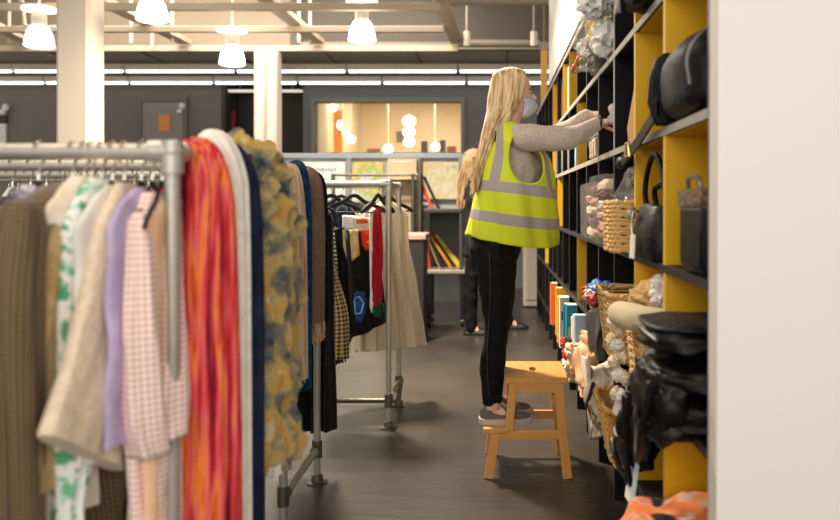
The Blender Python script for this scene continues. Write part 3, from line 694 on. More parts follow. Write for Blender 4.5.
# long slanting hem of the beige top is a separate flap row
o = bpy.data.objects[[x.name for x in bpy.data.objects if x.name.startswith('cape')][-1]]
for v in o.data.vertices:
    zl = v.co.z+ORG[o.name].z; u = v.co.y
    f = max(0, min(1, (1.30-zl)/.36)); v.co.z -= f*f*(u+.325)*.55
H0(124, 'coat hanger holding the flared beige top')
garment('top', HX(141), YA, 0, [(1.395, -.02, .03, .012), (1.36, -.10, .08, .016), (1.31, -.15, .12, .018), (1.1, -.16, .12, .02), (.86, -.17, .12, .02)], [lav], 'plain lavender top between beige top and pink checked shirt', 'top', g, seed=8, folds=2, amp=.1)
H0(141, 'coat hanger holding the lavender top')
garment('shirt', HX(152), YA, 0, [(1.385, -.03, .03, .02), (1.35, -.06, .10, .028), (1.30, -.08, .14, .03), (1.15, -.09, .15, .034), (.8, -.09, .15, .034), (.3, -.08, .15, .034)], [pinkc], 'pink and white checked shirt with wide sleeves beside the rack post', 'shirt', g, seed=9, folds=3, amp=.25,
        sleeves=[([(-.07, .0, 1.32), (-.09, .01, 1.1), (-.08, .015, .9), (-.06, .02, .82)], [.03, .046, .05, .045], .8), ([(.08, .02, 1.30), (.06, .03, 1.1), (.01, .045, .92), (-.02, .06, .85)], [.03, .04, .055, .04], .5)])
H0(152, 'coat hanger holding the pink checked shirt')
garment('shirt', HX(162), YA+.02, 0, [(1.39, .0, .04, .01), (1.35, -.05, .14, .012), (1.31, -.09, .18, .014), (1.0, -.1, .2, .014), (.5, -.1, .2, .014)], [peach], 'peach shirt showing as a narrow strip beside the rack post', 'shirt', g, seed=10)
H0(162, 'coat hanger holding the peach shirt next to the post')
# the rail behind: dark and dull garments low down, hangers on top
YB = 2.5
mats2 = [darkbrown, grey_c, olive, blackcloth, grey_c, darkbrown, brown_check, navy, cream_c, olive, white_c, blackcloth]
nm2 = ['dark brown', 'grey', 'olive', 'soot black', 'light grey', 'brown', 'brown checked', 'navy', 'cream', 'olive green', 'white', 'black']
for i, px in enumerate((12, 30, 46, 62, 78, 92, 108, 122, 134, 148, 166, 184)):
    x = HX(px, YB); lo = .35+.1*((i*7) % 4)
    garment('blouse', x, YB, 0, [(1.38, -.05, .05, .02), (1.33, -.15, .15, .024), (1.29, -.2, .2, .026), (.9, -.21, .21, .026), (lo, -.22, .22, .026)], [mats2[i]], '%s garment on the second rail, %s' % (nm2[i], 'place %d from the left' % (i+1)), 'garment', 'dull garments on the second rail', seed=20+i)
    hanger(x, YB, 0, None if i % 3 else MC['white_plastic'], label='coat hanger on the second rail holding the %s garment, place %d from the left' % (nm2[i], i+1))
rows3 = [(3.33, range(8, 166, 9)), (3.97, range(66, 300, 14))]
proto = {}
n = 0
for Y, pxs in rows3:
    for px in pxs:
        x = HX(px, Y); n += 1
        if x > -.95: continue
        m = [blackm, MC['white_plastic'], blackm][n % 3]
        key = m.name
        lab = 'hanger among many hooks on the second rack, %s rail, place %d' % ('front' if Y < 3.5 else 'back', n)
        if key not in proto: proto[key] = hanger(x, Y, 0, m, label=lab, parent_group='hangers on the second rack')
        else: dup(proto[key], (x, Y, RH), lab)
darkset = [blackcloth, navy, darkbrown, grey_c, blackcloth, olive]
for i in range(9):
    x = -.97-.12*i; Y = 3.35
    garment('coat', x, Y, 0, [(1.37, -.05, .05, .02), (1.33, -.15, .15, .03), (1.29, -.2, .2, .035), (.9, -.21, .21, .035), (.30, -.22, .22, .035)], [darkset[i % 6]], 'dark garment on the second rack, place %d behind the scarves' % (i+1), 'garment', 'dark garments on the second rack', seed=40+i)
# black long coats by the post of the second rack
garment('coat', -.905, 4.07, 1.35, [(1.38, -.04, .04, .03), (1.33, -.09, .09, .05), (1.28, -.11, .11, .06), (.8, -.115, .14, .06), (.24, -.13, .15, .07)], [blackcloth], 'long black coat hanging behind the brown fringed scarf', 'coat', 'black coats on the second rack', seed=50)
hanger(-.905, 3.97, 1.35, label='black hanger of the long coat behind the brown fringed scarf')
garment('coat', -1.0, 3.62-.25, .2, [(1.38, -.05, .05, .03), (1.33, -.17, .17, .05), (1.28, -.2, .2, .06), (.8, -.2, .2, .06), (.36, -.2, .22, .06)], [blackcloth], 'black coat hanging low behind the ruffled scarf', 'coat', 'black coats on the second rack', seed=51)
# ---------------------------------------------------------------- scarves over the end bars
def scarf(name, path, hy, hn, mat, label, folds=9, amp=.3, seed=0, group=None, fringe=None, lump=0, N=64, group_=None, lob=0):
    """path: points (x, y, z) over the bar; hy/hn: half width along y and half thickness, interpolated along the path"""
    P = cr(path, 8 if not lump else 16); n = len(P)
    def iv(tab, f):
        q = f*(len(tab)-1); k = min(int(q), len(tab)-2); return tab[k]+(tab[k+1]-tab[k])*(q-k)
    rings = []
    for i, p in enumerate(P):
        d = (P[min(i+1, n-1)]-P[max(i-1, 0)]).normalized(); nn = d.cross(Vector((0, 1, 0))).normalized(); f = i/(n-1)
        h, t = iv(hy, f), iv(hn, f); ring = []
        for k in range(N):
            a = 2*PI*k/N; e = math.cos(a); gg = math.sin(a)
            fold = 1+amp*math.sin(folds*PI*e+seed+1.1*math.sin(f*4+seed))
            q = Vector((e*2.2+seed*7, f*n*.05, gg+seed)); nz = noise.noise(q)*.5
            off = t*math.copysign(abs(gg)**.75, gg)*fold+t*amp*.8*math.sin(folds*1.6*PI*e+seed*2+2*f)
            L = 0
            if lump:
                L = lump*(noise.noise(Vector((e*3.2+seed, f*n*.15, gg*1.5)))+.7*noise.noise(Vector((e*6, f*n*.4+seed, gg*2)))-.5*abs(noise.noise(Vector((e*3, f*n*.5, seed)))))
            ring.append(p+Vector((0, 1, 0))*(e*h*(1+.08*nz)+L*.5)+nn*(off+L))
        rings.append(ring)
    b = MB(); b.loft(rings, uv=True)
    if fringe:
        t = thing(name, P[n//2], label, 'scarf', group)
        b.build('body', mat, t)
        for end in fringe[1]:
            p = P[-1] if end else P[0]; h = hy[-1] if end else hy[0]; th = hn[-1] if end else hn[0]
            fb = MB(); rr = random.Random(seed)
            for k in range(fringe[2]):
                u = -1+2*(k+.5)/fringe[2]; q = p+Vector((rr.uniform(-1, 1)*th*.8, u*h, .02)); L = fringe[0]*rr.uniform(.8, 1.1)
                fb.tube([q, q+Vector((rr.uniform(-.01, .01), rr.uniform(-.006, .006), -L*.5)), q+Vector((rr.uniform(-.015, .015), rr.uniform(-.01, .01), -L))], [.004, .005, .004], 5)
            fb.build('fringe', fringe[3], t)
        return t
    o = b.build(name, mat, origin=P[n//2]); return tag(o, label, 'scarf', group)
def over(xc, y, top, wl, wr, zl, zr, dy=0):
    """drape path over a bar at xc: down to zl on the left, zr on the right"""
    return [(xc-wl, y-dy, zl), (xc-wl, y-dy*.6, (zl+1.3)/2), (xc-wl*.95, y, 1.3), (xc-wl*.75, y, 1.45), (xc, y, top), (xc+wr*.75, y, 1.45), (xc+wr*.95, y, 1.3), (xc+wr, y+dy*.6, (zr+1.3)/2), (xc+wr, y+dy, zr)]
XA = -.715
red = cloth('red_orange_silk', [(84, 8, 36), (150, 20, 44), (206, 44, 44), (232, 96, 104), (244, 136, 56), (196, 50, 28), (236, 116, 110)], 'streak', 42, rough=.6, lo=.3, hi=.72, detail=3)
scarf('scarf', over(XA, 1.965, 1.487, .04, .035, .35, .25), [.075, .075, .07, .06, .06, .075, .085, .085], [.045, .04, .03, .02, .022, .034, .042, .045], red, 'red, pink and orange crinkled silk scarf nearest to the rack post', seed=1, folds=8, amp=.4)
wt = cloth('white_wool', [(250, 244, 232), (240, 232, 218)], scale=30)
scarf('scarf', over(XA, 2.10, 1.525, .06, .062, .3, .15), [.055, .05, .05, .05, .05, .05], [.05, .03, .022, .022, .024, .026], wt, 'long white wool scarf arching over the bar behind the red one', seed=2, folds=3, amp=.15)
scarf('scarf', over(XA, 2.18, 1.51, .05, .075, .5, .5), [.03, .03, .026, .026, .026, .026], [.03, .02, .015, .015, .02, .02], navy, 'narrow navy scarf between the white and the ruffled yellow scarf', seed=3, folds=3)
ruf = cloth('ruffled_yellow_blue', [(48, 56, 66), (92, 95, 92), (128, 120, 92), (178, 156, 104), (188, 142, 62), (196, 180, 138)], scale=11, lo=.32, hi=.68, detail=4)
scarf('scarf', over(XA+.005, 2.33, 1.515, .07, .095, .6, .62), [.09, .09, .09, .09, .10, .115, .12, .12], [.03, .03, .026, .024, .026, .03, .034, .036], ruf, 'thick ruffled scarf in yellow, sand and blue grey', seed=4, folds=5, amp=.35, lump=.034, fringe=(.03, (1,), 60, white_c))
XB = -.855
tanp = cloth('beige_crinkled', [(150, 120, 98), (196, 166, 138), (214, 188, 160), (96, 84, 78)], 'streak', 40, lo=.3, hi=.7)
scarf('scarf', over(XB, 3.44, 1.50, .05, .025, .9, .62), [.055]*6, [.03, .025, .02, .02, .03, .035], tanp, 'beige and brown crinkled scarf, first over the end bar of the second rack', seed=5, folds=5, fringe=(.05, (1,), 24, tanp))
blue = cloth('deep_blue_wool', [(8, 44, 72), (14, 70, 104)], scale=30)
scarf('scarf', over(XB, 3.55, 1.515, .07, .03, .8, .55), [.05]*6, [.03, .025, .022, .022, .028, .028], blue, 'deep blue scarf over the end bar of the second rack', seed=6, folds=3)
brw = cloth('brown_tweed', [(92, 70, 58), (158, 128, 108), (120, 94, 78)], scale=220, detail=4)
scarf('scarf', over(XB, 3.72, 1.50, .08, .05, .8, .82), [.09, .085, .08, .075, .075, .075], [.03, .026, .022, .022, .028, .026], brw, 'brown tweed scarf with pale fringe beside the rack post', seed=7, folds=4, amp=.25, fringe=(.11, (0, 1), 40, cloth('pale_fringe', [(214, 180, 150), (190, 150, 120)], scale=30)))
scarf('scarf', over(XB, 3.83, 1.49, .05, .055, .9, .8), [.03]*6, [.02]*6, blackcloth, 'narrow black scarf last over the end bar of the second rack', seed=8, folds=3)
# ---------------------------------------------------------------- third rack garments
hound = cloth('houndstooth', [(196, 170, 120), (34, 30, 28)], 'check', 42, axes='XZ', w=.5)
YC = 4.94
def X3(px, Y=YC): return (px-493)*Y/817
t = scarf('scarf', [(X3(331), 4.84, 1.05), (X3(333), 4.84, .9), (X3(338), 4.84, .7), (X3(338), 4.84, .44)][::1], [.03, .05, .06, .065], [.03, .05, .07, .08], hound, 'houndstooth checked scarf with short fringe hanging on the third rack', seed=9, folds=2, amp=.1, fringe=(.05, (1,), 40, hound))
t1 = hanger(X3(331), YC, -1.15, label='black hanger nearest the brown scarf on the third rack', wd=.2, thick=.013)
t2 = hanger(X3(354), YC, -1.15, label='wide black hanger above the patchwork jacket on the third rack', wd=.2, thick=.013)
t3 = hanger(X3(378), YC, -.5, label='black hanger above the red ribbon scarf on the third rack', wd=.16, thick=.013)
t4 = hanger(X3(341, 5.47), 5.47, -1.0, label='black hanger on the back rail between the first two of the third rack', wd=.2, thick=.013)
t5 = hanger(X3(388, 5.47), 5.47, -.9, label='black hanger with bent arm holding the long cream dress', wd=.19, thick=.013)
# patchwork: black apron dress with patches
t = thing('patchwork_jacket', (X3(358), 4.95, 1.2), 'black patchwork jacket with beige, red, blue and green patches on the third rack', 'jacket')
def PW(px, y, Y=4.93): return Vector(((px-493)*Y/817, Y, ZY(y, Y)))
def flat(poly, Y, th, seed=0, slope=0):
    b = MB(); f = [PW(a, c, Y) for a, c in poly]; n = len(f)
    bm = bmesh.new(); vs = [bm.verts.new(p) for p in f]; bm.faces.new(vs)
    bmesh.ops.triangulate(bm, faces=bm.faces); bmesh.ops.subdivide_edges(bm, edges=bm.edges, cuts=5, use_grid_fill=True)
    bm.verts.index_update(); b.add([v.co.copy() for v in bm.verts], [tuple(v.index for v in q.verts) for q in bm.faces]); bm.free()
    for i, p in enumerate(b.v): b.v[i] = p+Vector((0, .03*math.sin(p.x*28+seed+p.z*2)+.018*math.sin(p.x*61+p.z*5)+slope*(p.x-f[0].x), 0))
    b.th = th; return b
bodyp = [(331, 231), (336, 228), (349, 229), (357, 231), (371, 230), (376, 260), (378, 290), (385, 322), (366, 332), (349, 339), (346, 352), (336, 345), (334, 290)]
flat(bodyp, 4.95, .03).build('body', blackcloth, t, solid=.05)
flat([(341, 230), (358, 229), (360, 255), (352, 262), (346, 260), (342, 248)], 4.92, 0).build('patch', cloth('beige_patch', [(196, 168, 112), (214, 186, 134)], scale=20), t, solid=.01)
flat([(361, 230), (371, 230), (373, 249), (366, 251), (362, 244)], 4.92, 0).build('patch', cloth('red_patch', [(222, 50, 22), (222, 50, 22), (236, 180, 60)], scale=30, lo=.5, hi=.62), t, solid=.01)
flat([(352, 298), (358, 290), (365, 292), (367, 308), (362, 322), (353, 324)], 4.92, 0).build('patch', cloth('blue_patch', [(22, 60, 130), (30, 80, 160)], scale=20), t, solid=.01)
sq = [PW(a, c, 4.907) for a, c in ((355, 299), (357.5, 297), (360, 296), (362, 299), (364, 303), (363, 308), (362, 312), (359, 313), (356, 314), (355.5, 306))]
sq = [p+Vector((0, .03*math.sin(p.x*28+p.z*2)+.018*math.sin(p.x*61+p.z*5), 0)) for p in sq]
MB().tube(sq, .006, 6, closed=True).build('embroidery', cloth('pale_blue_thread', [(110, 160, 210), (140, 180, 220)]), t)
flat([(374, 298), (383, 305), (383, 316), (375, 318), (371, 308)], 4.92, 0).build('patch', cloth('green_patch', [(14, 82, 52), (20, 100, 60)], scale=20), t, solid=.01)
flat([(341, 262), (344, 262), (345, 338), (341, 342)], 4.9, 0).build('side_stripe', blackcloth, t, solid=.01)
o = flat([(329, 235), (334, 232), (337, 262), (338, 285), (331, 285), (329, 250)], 4.88, 0).build('scarf', cloth('green_stripe_cloth', [(60, 90, 60), (190, 200, 170)], 'stripe', 40, axes='ZZ', w=.4), solid=.02); tag(o, 'narrow green and white striped scarf at the left end of the third rack', 'scarf')
o = flat([(373, 210), (379, 208), (381, 250), (381, 300), (376, 308), (373, 300), (375, 260)], 4.86, 0).build('scarf', cloth('red_ribbon', [(168, 20, 40), (150, 14, 34)], scale=20), solid=.02); tag(o, 'narrow crimson scarf hanging beside the patchwork jacket', 'scarf')
o = flat([(369.5, 212), (373, 208), (375, 260), (374, 300), (372, 313), (370, 306), (372, 260)], 4.88, 0).build('scarf', white_c, solid=.015); tag(o, 'thin white scarf along the left side of the crimson one', 'scarf')
o = flat([(343, 215), (372, 218), (373, 232), (343, 231)], 5.2, 0).build('blouse', white_c, solid=.02); tag(o, 'white blouse showing between the hangers on the third rack', 'blouse')
o = flat([(357, 219), (367, 219), (368, 223), (358, 224)], 5.12, 0).build('handkerchief', cloth('orange_cloth', [(226, 96, 40), (236, 120, 60)]), solid=.01); tag(o, 'small orange cloth peeking out above the red patch', 'cloth')
# long cream dress on the back rail
cd_ = cloth('cream_dress', [(206, 190, 164), (222, 208, 184)], 'streak', 25, lo=.3, hi=.7)
garment('dress', X3(386, 5.47), 5.45, -1.0, [(1.37, -.05, .05, .02), (1.33, -.12, .12, .04), (1.28, -.16, .16, .05), (1.05, -.17, .17, .07), (.7, -.2, .24, .09), (.40, -.22, .30, .10)], [cd_], 'long cream dress behind the end posts of the third rack', 'dress', seed=12, folds=4, amp=.35)
garment('skirt', X3(366, 5.47), 5.43, -1.2, [(1.30, -.08, .08, .03), (1.0, -.1, .1, .05), (.6, -.12, .12, .05), (.38, -.13, .13, .05)], [cream_c], 'cream skirt hanging left of the long cream dress', 'skirt', seed=13, folds=3, amp=.3)
garment('coat', -.99, 5.35, -.6, [(1.36, -.05, .05, .02), (1.33, -.12, .12, .04), (1.28, -.2, .2, .05), (.62, -.21, .21, .06)], [navy], 'dark navy coat at the left end of the third rack', 'coat', seed=14)
# price tag on the post foot of the third rack
o = MB().cyl((-.625, 5.40, .05), (-.60, 5.37, .2), .02, .012).jitter(.02, 30).build('cloth_strip', cloth('rag', [(110, 90, 70), (150, 130, 105)], scale=20)); tag(o, 'rag strip tied low around the rear end post of the third rack', 'cloth')
o = MB().cbox((-.975, 4.86, .60), (.03, .004, .06), (0, .2, .2)).build('price_tag', tagwhite, smooth=False); tag(o, 'white price tag hanging beside the fringe of the brown scarf', 'tag')
# ---------------------------------------------------------------- step stool
pine = [wood('pine_%s' % a, (226, 168, 92), (196, 132, 60), ax=i) for i, a in enumerate('xyz')]
st = thing('step_stool', (.16, 4.25, 0), 'light pine two-step stool the woman stands on beside the shelving', 'stool')
yn, yf = 4.02, 4.44
def leg(p0, p1, y, w=.046, th=.026):
    MB().bar((p0[0], y, p0[1]), (p1[0], y, p1[1]), w, th, up=(0, 1, 0)).build('leg', pine[2], st, smooth=False, bevel=.004)
for y in (yn+.013, yf-.013):
    leg((.368, 0), (.322, .468), y)                       # tall rear leg
    leg((.078, .235), (.10, .468), y, .042)               # upper front leg standing on the side rail
    leg((-.020, 0), (.012, .232), y)                      # lower front leg
    MB().bar((-.005, y, .215), (.345, y, .215), .022, .045, up=(0, 0, 1)).build('side_rail', pine[0], st, smooth=False, bevel=.003)
    MB().bar((.10, y, .448), (.325, y, .448), .022, .05).build('side_rail', pine[0], st, smooth=False, bevel=.003)
for x, z in ((.335, .30), (.318, .445), (.105, .445)):
    MB().bar((x, yn+.02, z), (x, yf-.02, z), .022, .045).build('crossbar', pine[1], st, smooth=False, bevel=.003)
# top with hand hole
b = MB(); xa_, xb_, z0_, z1_ = .062, .366, .472, .5; hx, hy, hw, hl = .205, 4.235, .018, .05
hole = [(hx+hw*math.cos(a)+0, hy+hl*math.copysign(abs(math.sin(a))**.6, math.sin(a))) for a in [2*PI*k/24 for k in range(24)]]
outer = []
for k in range(24):
    a = 2*PI*k/24; c, s_ = math.cos(a), math.sin(a); m = max(abs(c), abs(s_)); outer.append(((xa_+xb_)/2+(xb_-xa_)/2*c/m, (yn+yf)/2+(yf-yn)/2*s_/m))
rg = [[Vector((x, y, z)) for x, y in q] for q, z in ((hole, z0_), (outer, z0_), (outer, z1_), (hole, z1_), (hole, z0_))]
b.loft(rg, cap=False); b.build('top_step', pine[1], st, smooth=False)
MB().box((-.048, yn-.005, .226), (.075, yf+.005, .25)).build('lower_step', pine[1], st, smooth=False, bevel=.004)
# ---------------------------------------------------------------- the woman on the stool
PX, PY_ = .03, 4.22
wo = thing('person', (PX, PY_, .25), 'blond woman in lime reflective vest and mask on a stool, reaching into a shelf', 'person')
skin = plain('skin', (238, 192, 164), .5, 0, .05, 6, Subsurface_Weight=.0)
Yb = 4.2
def hand(wx, wy, wz, dx, side, curl=.5):
    """wrist, forward direction +x with slight rise; side=-1 right hand (thumb towards +y)"""
    ch = []
    ch.append([((wx, wy, wz), (.026, .024, .019)), ((wx+.04, wy, wz+.004), (.03, .037, .016)), ((wx+.075, wy, wz+.006), (.018, .038, .014))])
    for k, (dy, L) in enumerate(((-.030, .060), (-.010, .074), (.010, .078), (.030, .070))):
        if side > 0: dy = -dy
        p0 = Vector((wx+.082, wy+dy, wz+.006)); p1 = p0+Vector((L*.42, dy*.15, .002)); p2 = p1+Vector((L*.26, dy*.05, -L*.22)); p3 = p2+Vector((L*.06, 0, -L*.3))
        ch.append([(p0, .0095), (p1, .0088), (p2, .008), (p3, .0068)])
    t0 = Vector((wx+.02, wy-side*.028, wz-.006)); t1 = t0+Vector((.028, -side*.022, -.012)); t2 = t1+Vector((.028, -side*.002, -.014)); t3 = t2+Vector((.02, side*.008, -.008))
    ch.append([(t0, .015), (t1, .012), (t2, .010), (t3, .0078)])
    return ch
def V3(x, y, z): return (x, Yb+y, z)
RS, RE, RW = V3(.155, -.175, 1.685), V3(.345, -.215, 1.675), V3(.525, -.13, 1.765)
LS, LE, LW = V3(.165, .175, 1.695), V3(.36, .20, 1.72), V3(.53, .10, 1.83)
hips = V3(.01, 0, 1.10)
def legs(add, zb):
    out = []
    for sy, dx in ((-.085, -.008), (.085, .012)):
        out.append([(V3(.012+dx, sy*.9, 1.08), (.105+add, .085+add, .1)), (V3(.022+dx, sy, .90), (.088+add, .082+add, .08)), (V3(.02+dx, sy, .74), (.064+add, .064+add, .06)), (V3(.012+dx, sy, .66), (.060+add, .058+add, .06)), (V3(-.004+dx, sy, .57), (.064+add, .058+add, .06)), (V3(-.006+dx, sy, zb), (.044+add, .040+add, .02))])
    return out
body = [
 [(V3(.10, 0, 1.955), (.096, .076, .094))], [(V3(.128, 0, 1.89), (.070, .060, .085))], [(V3(.142, 0, 1.842), (.045, .046, .034)), (V3(.168, 0, 1.818), (.022, .024, .02))],
 [(V3(.196, 0, 1.928), (.010, .010, .012)), (V3(.217, 0, 1.897), (.013, .013, .010))], [(V3(.182, -.028, 1.936), (.014, .022, .009)), (V3(.182, .028, 1.936), (.014, .022, .009))],
 [(V3(.165, -.035, 1.885), (.025, .022, .022))], [(V3(.165, .035, 1.885), (.025, .022, .022))], [(V3(.188, 0, 1.852), (.014, .022, .010))],
 [(V3(.085, -.074, 1.90), (.018, .010, .03))], [(V3(.085, .074, 1.90), (.018, .010, .03))],
 [(V3(.095, 0, 1.83), (.056, .054, .05)), (V3(.072, 0, 1.73), (.06, .062, .05)), (V3(.09, 0, 1.66), (.09, .13, .06)), (V3(.115, 0, 1.54), (.115, .145, .1)), (V3(.085, 0, 1.36), (.095, .12, .1)), (V3(.03, 0, 1.18), (.115, .145, .1)), (hips, (.12, .15, .09))],
 [(V3(.11, -.09, 1.69), .055), (RS, (.058, .055, .058)), (RE, (.042, .042, .042)), (RW, (.026, .026, .023))],
 [(V3(.11, .09, 1.69), .055), (LS, (.058, .055, .058)), (LE, (.042, .042, .042)), (LW, (.026, .026, .023))],
] + hand(*RW, 0, -1) + hand(*LW, 0, 1) + legs(-.012, .33)
for sy in (-.085, .085): body.append([(V3(0, sy, .32), .035), (V3(.08, sy, .285), (.06, .035, .02))])
blob(body, .0065, 5).build('body', skin, wo)
# eyes, brows
for sy in (-.030, .030):
    e = MB().ell(V3(.184, sy, 1.913), (.009, .012, .0065)).build('eye', plain('eye_white', (235, 228, 220), .2), wo)
    MB().ell(V3(.1915, sy, 1.913), (.0025, .006, .0055)).build('iris', plain('iris', (60, 70, 80), .2), e)
    MB().tube([V3(.188, sy*.5, 1.938), V3(.196, sy, 1.944), V3(.178, sy*1.75, 1.938)], .0035, 6).build('eyebrow', plain('eyebrow_hair', (150, 105, 62)), wo)
    MB().tube([V3(.196, sy*.6, 1.919), V3(.199, sy, 1.922), V3(.186, sy*1.6, 1.918)], .002, 6).build('eyelash', blackm, wo)
# mask
def mk(u, v):
    a = (-1+2*u)*1.32; z = 1.806+.098*v; bul = math.sin(PI*min(1, max(0, v*.92+.04)))
    rx = .052+.042*bul; return V3(.128+rx*math.cos(a)+.012*math.cos(a)**4*v, .066*math.sin(a), z-.006*abs(math.sin(a)))
m = MB().grid(mk, 28, 14).build('face_mask', cloth('patterned_mask', [(176, 186, 204), (226, 226, 232), (150, 160, 184), (235, 232, 234)], scale=90, lo=.35, hi=.65), wo, solid=.003)
for sy in (-1, 1): MB().tube(cr([V3(.142, sy*.064, 1.895), V3(.10, sy*.079, 1.915), V3(.078, sy*.082, 1.90), V3(.10, sy*.079, 1.865), V3(.142, sy*.064, 1.82)]), .0015, 5).build('ear_loop', tagwhite, m)
# sweater
swm = cloth('grey_sweater', [(198, 182, 170), (208, 193, 181)], scale=60, bump=.4)
sw = [[(V3(.075, 0, 1.755), (.062, .066, .02)), (V3(.088, 0, 1.68), (.098, .14, .055)), (V3(.118, 0, 1.54), (.135, .16, .10)), (V3(.09, 0, 1.36), (.12, .14, .1)), (V3(.035, 0, 1.20), (.135, .16, .08))],
      [(V3(.105, -.09, 1.695), .07), (RS, (.076, .068, .074)), (V3(.26, -.20, 1.675), (.066, .062, .068)), (RE, (.062, .06, .060)), (V3(.43, -.175, 1.715), (.054, .05, .050)), (V3(.51, -.138, 1.756), (.040, .038, .036))],
      [(V3(.105, .09, 1.695), .07), (LS, (.076, .068, .074)), (LE, (.062, .06, .060)), (V3(.515, .11, 1.822), (.040, .038, .036))]]
b = blob(sw, .009, 6).jitter(.012, 11, 3, fn=lambda p: 1 if p.x > .14 else .5); b.build('sweater', swm, wo)
MB().tube([Vector(RW)+Vector((.028*0, .036*math.cos(a), .030*math.sin(a))) for a in [2*PI*k/16 for k in range(16)]], .007, 6, closed=True).build('watch_strap', blackm, wo)
# trousers
pm = plain('black_denim', (11, 11, 12), .8, 0, .2, 30, .3, 120, Specular_IOR_Level=.25)
b = blob([[(V3(.03, 0, 1.24), (.13, .155, .05)), (V3(.005, 0, 1.12), (.138, .165, .10)), (V3(.0, 0, 1.06), (.125, .155, .08))]]+legs(.004, .35), .009, 6)
b.jitter(.007, 16, 5); b.build('trousers', pm, wo)
for sy in (-1,): MB().tube(cr([V3(-.035, -.165, 1.12), V3(-.03, -.172, .95), V3(-.035, -.152, .78), V3(-.045, -.15, .60), V3(-.035, -.13, .40)]), .0018, 5).build('trouser_seam', plain('grey_seam', (60, 60, 64)), wo)
# shoes
def shoe(par, hx_, y, z, L, upper, solem, lace, W=.045, name='shoe'):
    def prof(f):   # height of upper, half width
        h = interp([(0, .055), (.08, .085), (.25, .085), (.42, .068), (.7, .043), (.9, .034), (1, .012)], f)[0]
        w_ = interp([(0, .018), (.08, .032), (.3, .035), (.6, .044), (.8, .044), (.95, .028), (1, .008)], f)[0]
        return h, w_*W/.045
    rings = []; rs = []
    for i in range(25):
        f = i/24; h, w_ = prof(f); x = hx_+L*f
        rings.append([Vector((x, y+w_*math.cos(a)*(1 if math.sin(a) < .2 else .8), z+.022+max(-.002, h*math.sin(a)))) for a in [2*PI*k/20 for k in range(20)]])
        ws = w_+.006; lift = .012*max(0, (f-.75)/.25)**2+.006*max(0, (.1-f)/.1)
        rs.append([Vector((x+(.006 if f > .5 else -.006), y+ws*c, z+lift+d)) for c, d in ((-1, 0), (1, 0), (1.03, .014), (1, .03), (-1, .03), (-1.03, .014))])
    s_ = MB().loft(rings).build(name, upper, par); MB().loft(rs).build('sole', solem, s_, bevel=.003)
    for k in range(4):
        f = .36+k*.09; h, w_ = prof(f); x = hx_+L*f
        MB().tube([Vector((x, y-w_*.5, z+.022+h*.88)), Vector((x+.008, y, z+.026+h)), Vector((x, y+w_*.5, z+.022+h*.88))], .003, 6).build('lace', lace, s_)
    return s_
shu = plain('grey_brown_suede', (112, 98, 92), .8, 0, .1, 40, .4, 200); shs = plain('pale_sole', (196, 184, 172), .6); blks = plain('black_shoe', (24, 22, 22), .5)
shoe(wo, -.075, Yb-.09, .25, .262, shu, shs, plain('pale_lace', (190, 180, 170)))
shoe(wo, -.05, Yb+.085, .25, .262, shu, shs, MC['pale_lace'])
for sy in (-.085, .085): MB().cyl(V3(-.01, sy, .325), V3(-.008, sy, .40), .043, .040).build('sock', plain('pale_sock', (206, 180, 160), .8), wo)
# vest
Z0, ZT = 1.165, 1.775
vt = [(1.165, .098, .232, .18), (1.30, .112, .222, .205), (1.42, .120, .205, .212), (1.52, .125, .186, .21), (1.60, .123, .165, .208), (1.66, .110, .138, .20), (1.71, .098, .112, .175), (1.745, .088, .086, .135), (1.775, .076, .068, .082)]
def vs(u, v):
    z = Z0+(ZT-Z0)*v; cx, a, b_ = interp(vt, z); t_ = 2*PI*u; c, s_ = math.cos(t_), math.sin(t_)
    wr = .008*(1-v)*math.sin(7*t_+3*v)+.006*math.sin(13*t_+9*v)*(1-v)+.004*math.sin(22*z+5*t_)
    x = cx+(a+wr)*c; y = (b_+wr)*s_
    tail = max(0, 1-v*3)
    return V3(x, y, z-.032*c*(1-v*.6)-.018*tail*abs(s_)**2+.012*tail*max(0, c)**6)
def hole_(u, v):
    z = Z0+(ZT-Z0)*v
    return any(((u-c)/.088)**2+((z-1.585)/.128)**2 < 1 for c in (.775, .225)) or (u < .012 or u > .988) and z > 1.5
def vest_mat():
    m, t, b = base('hi_vis_fabric', .6); uv = t.new('ShaderNodeUVMap'); sp = t.new('ShaderNodeSeparateXYZ'); t.link(uv.outputs[0], sp.inputs[0]); U, Vv = sp.outputs[0], sp.outputs[1]
    def band(x, c, w): return t.math('LESS_THAN', t.math('ABSOLUTE', t.math('SUBTRACT', x, c)), w)
    def zv(z): return (z-Z0)/(ZT-Z0)
    h = t.math('MAXIMUM', band(Vv, zv(1.428), .044), band(Vv, zv(1.278), .042))
    vv = None
    for c, w in ((.635, .026), (.365, .026), (.89, .026), (.11, .026)):
        k = band(U, c, w); vv = k if vv is None else t.math('MAXIMUM', vv, k)
    vv = t.math('MULTIPLY', vv, t.math('GREATER_THAN', Vv, zv(1.43)))
    g_ = t.math('MAXIMUM', h, vv)
    t.link(t.mix(g_, lin((220, 230, 48)), lin((176, 168, 164))), b.inputs['Base Color']); b.inputs['Specular IOR Level'].default_value = .3
    return m
v_ = MB().grid(vs, 120, 90, skip=hole_, uv=True).build('hi_vis_vest', vest_mat(), wo, solid=.004, fix=False)
pts = [Vector(vs(.598+.006*math.sin(k*2.1), .80+.0042*k))*1 for k in range(22)]
cxv = Vector(V3(.1, 0, 0)); MB().tube([p+Vector(((p-cxv).x, (p-cxv).y, 0)).normalized()*.006 for p in pts], .0022, 5).build('print', blackm, v_)
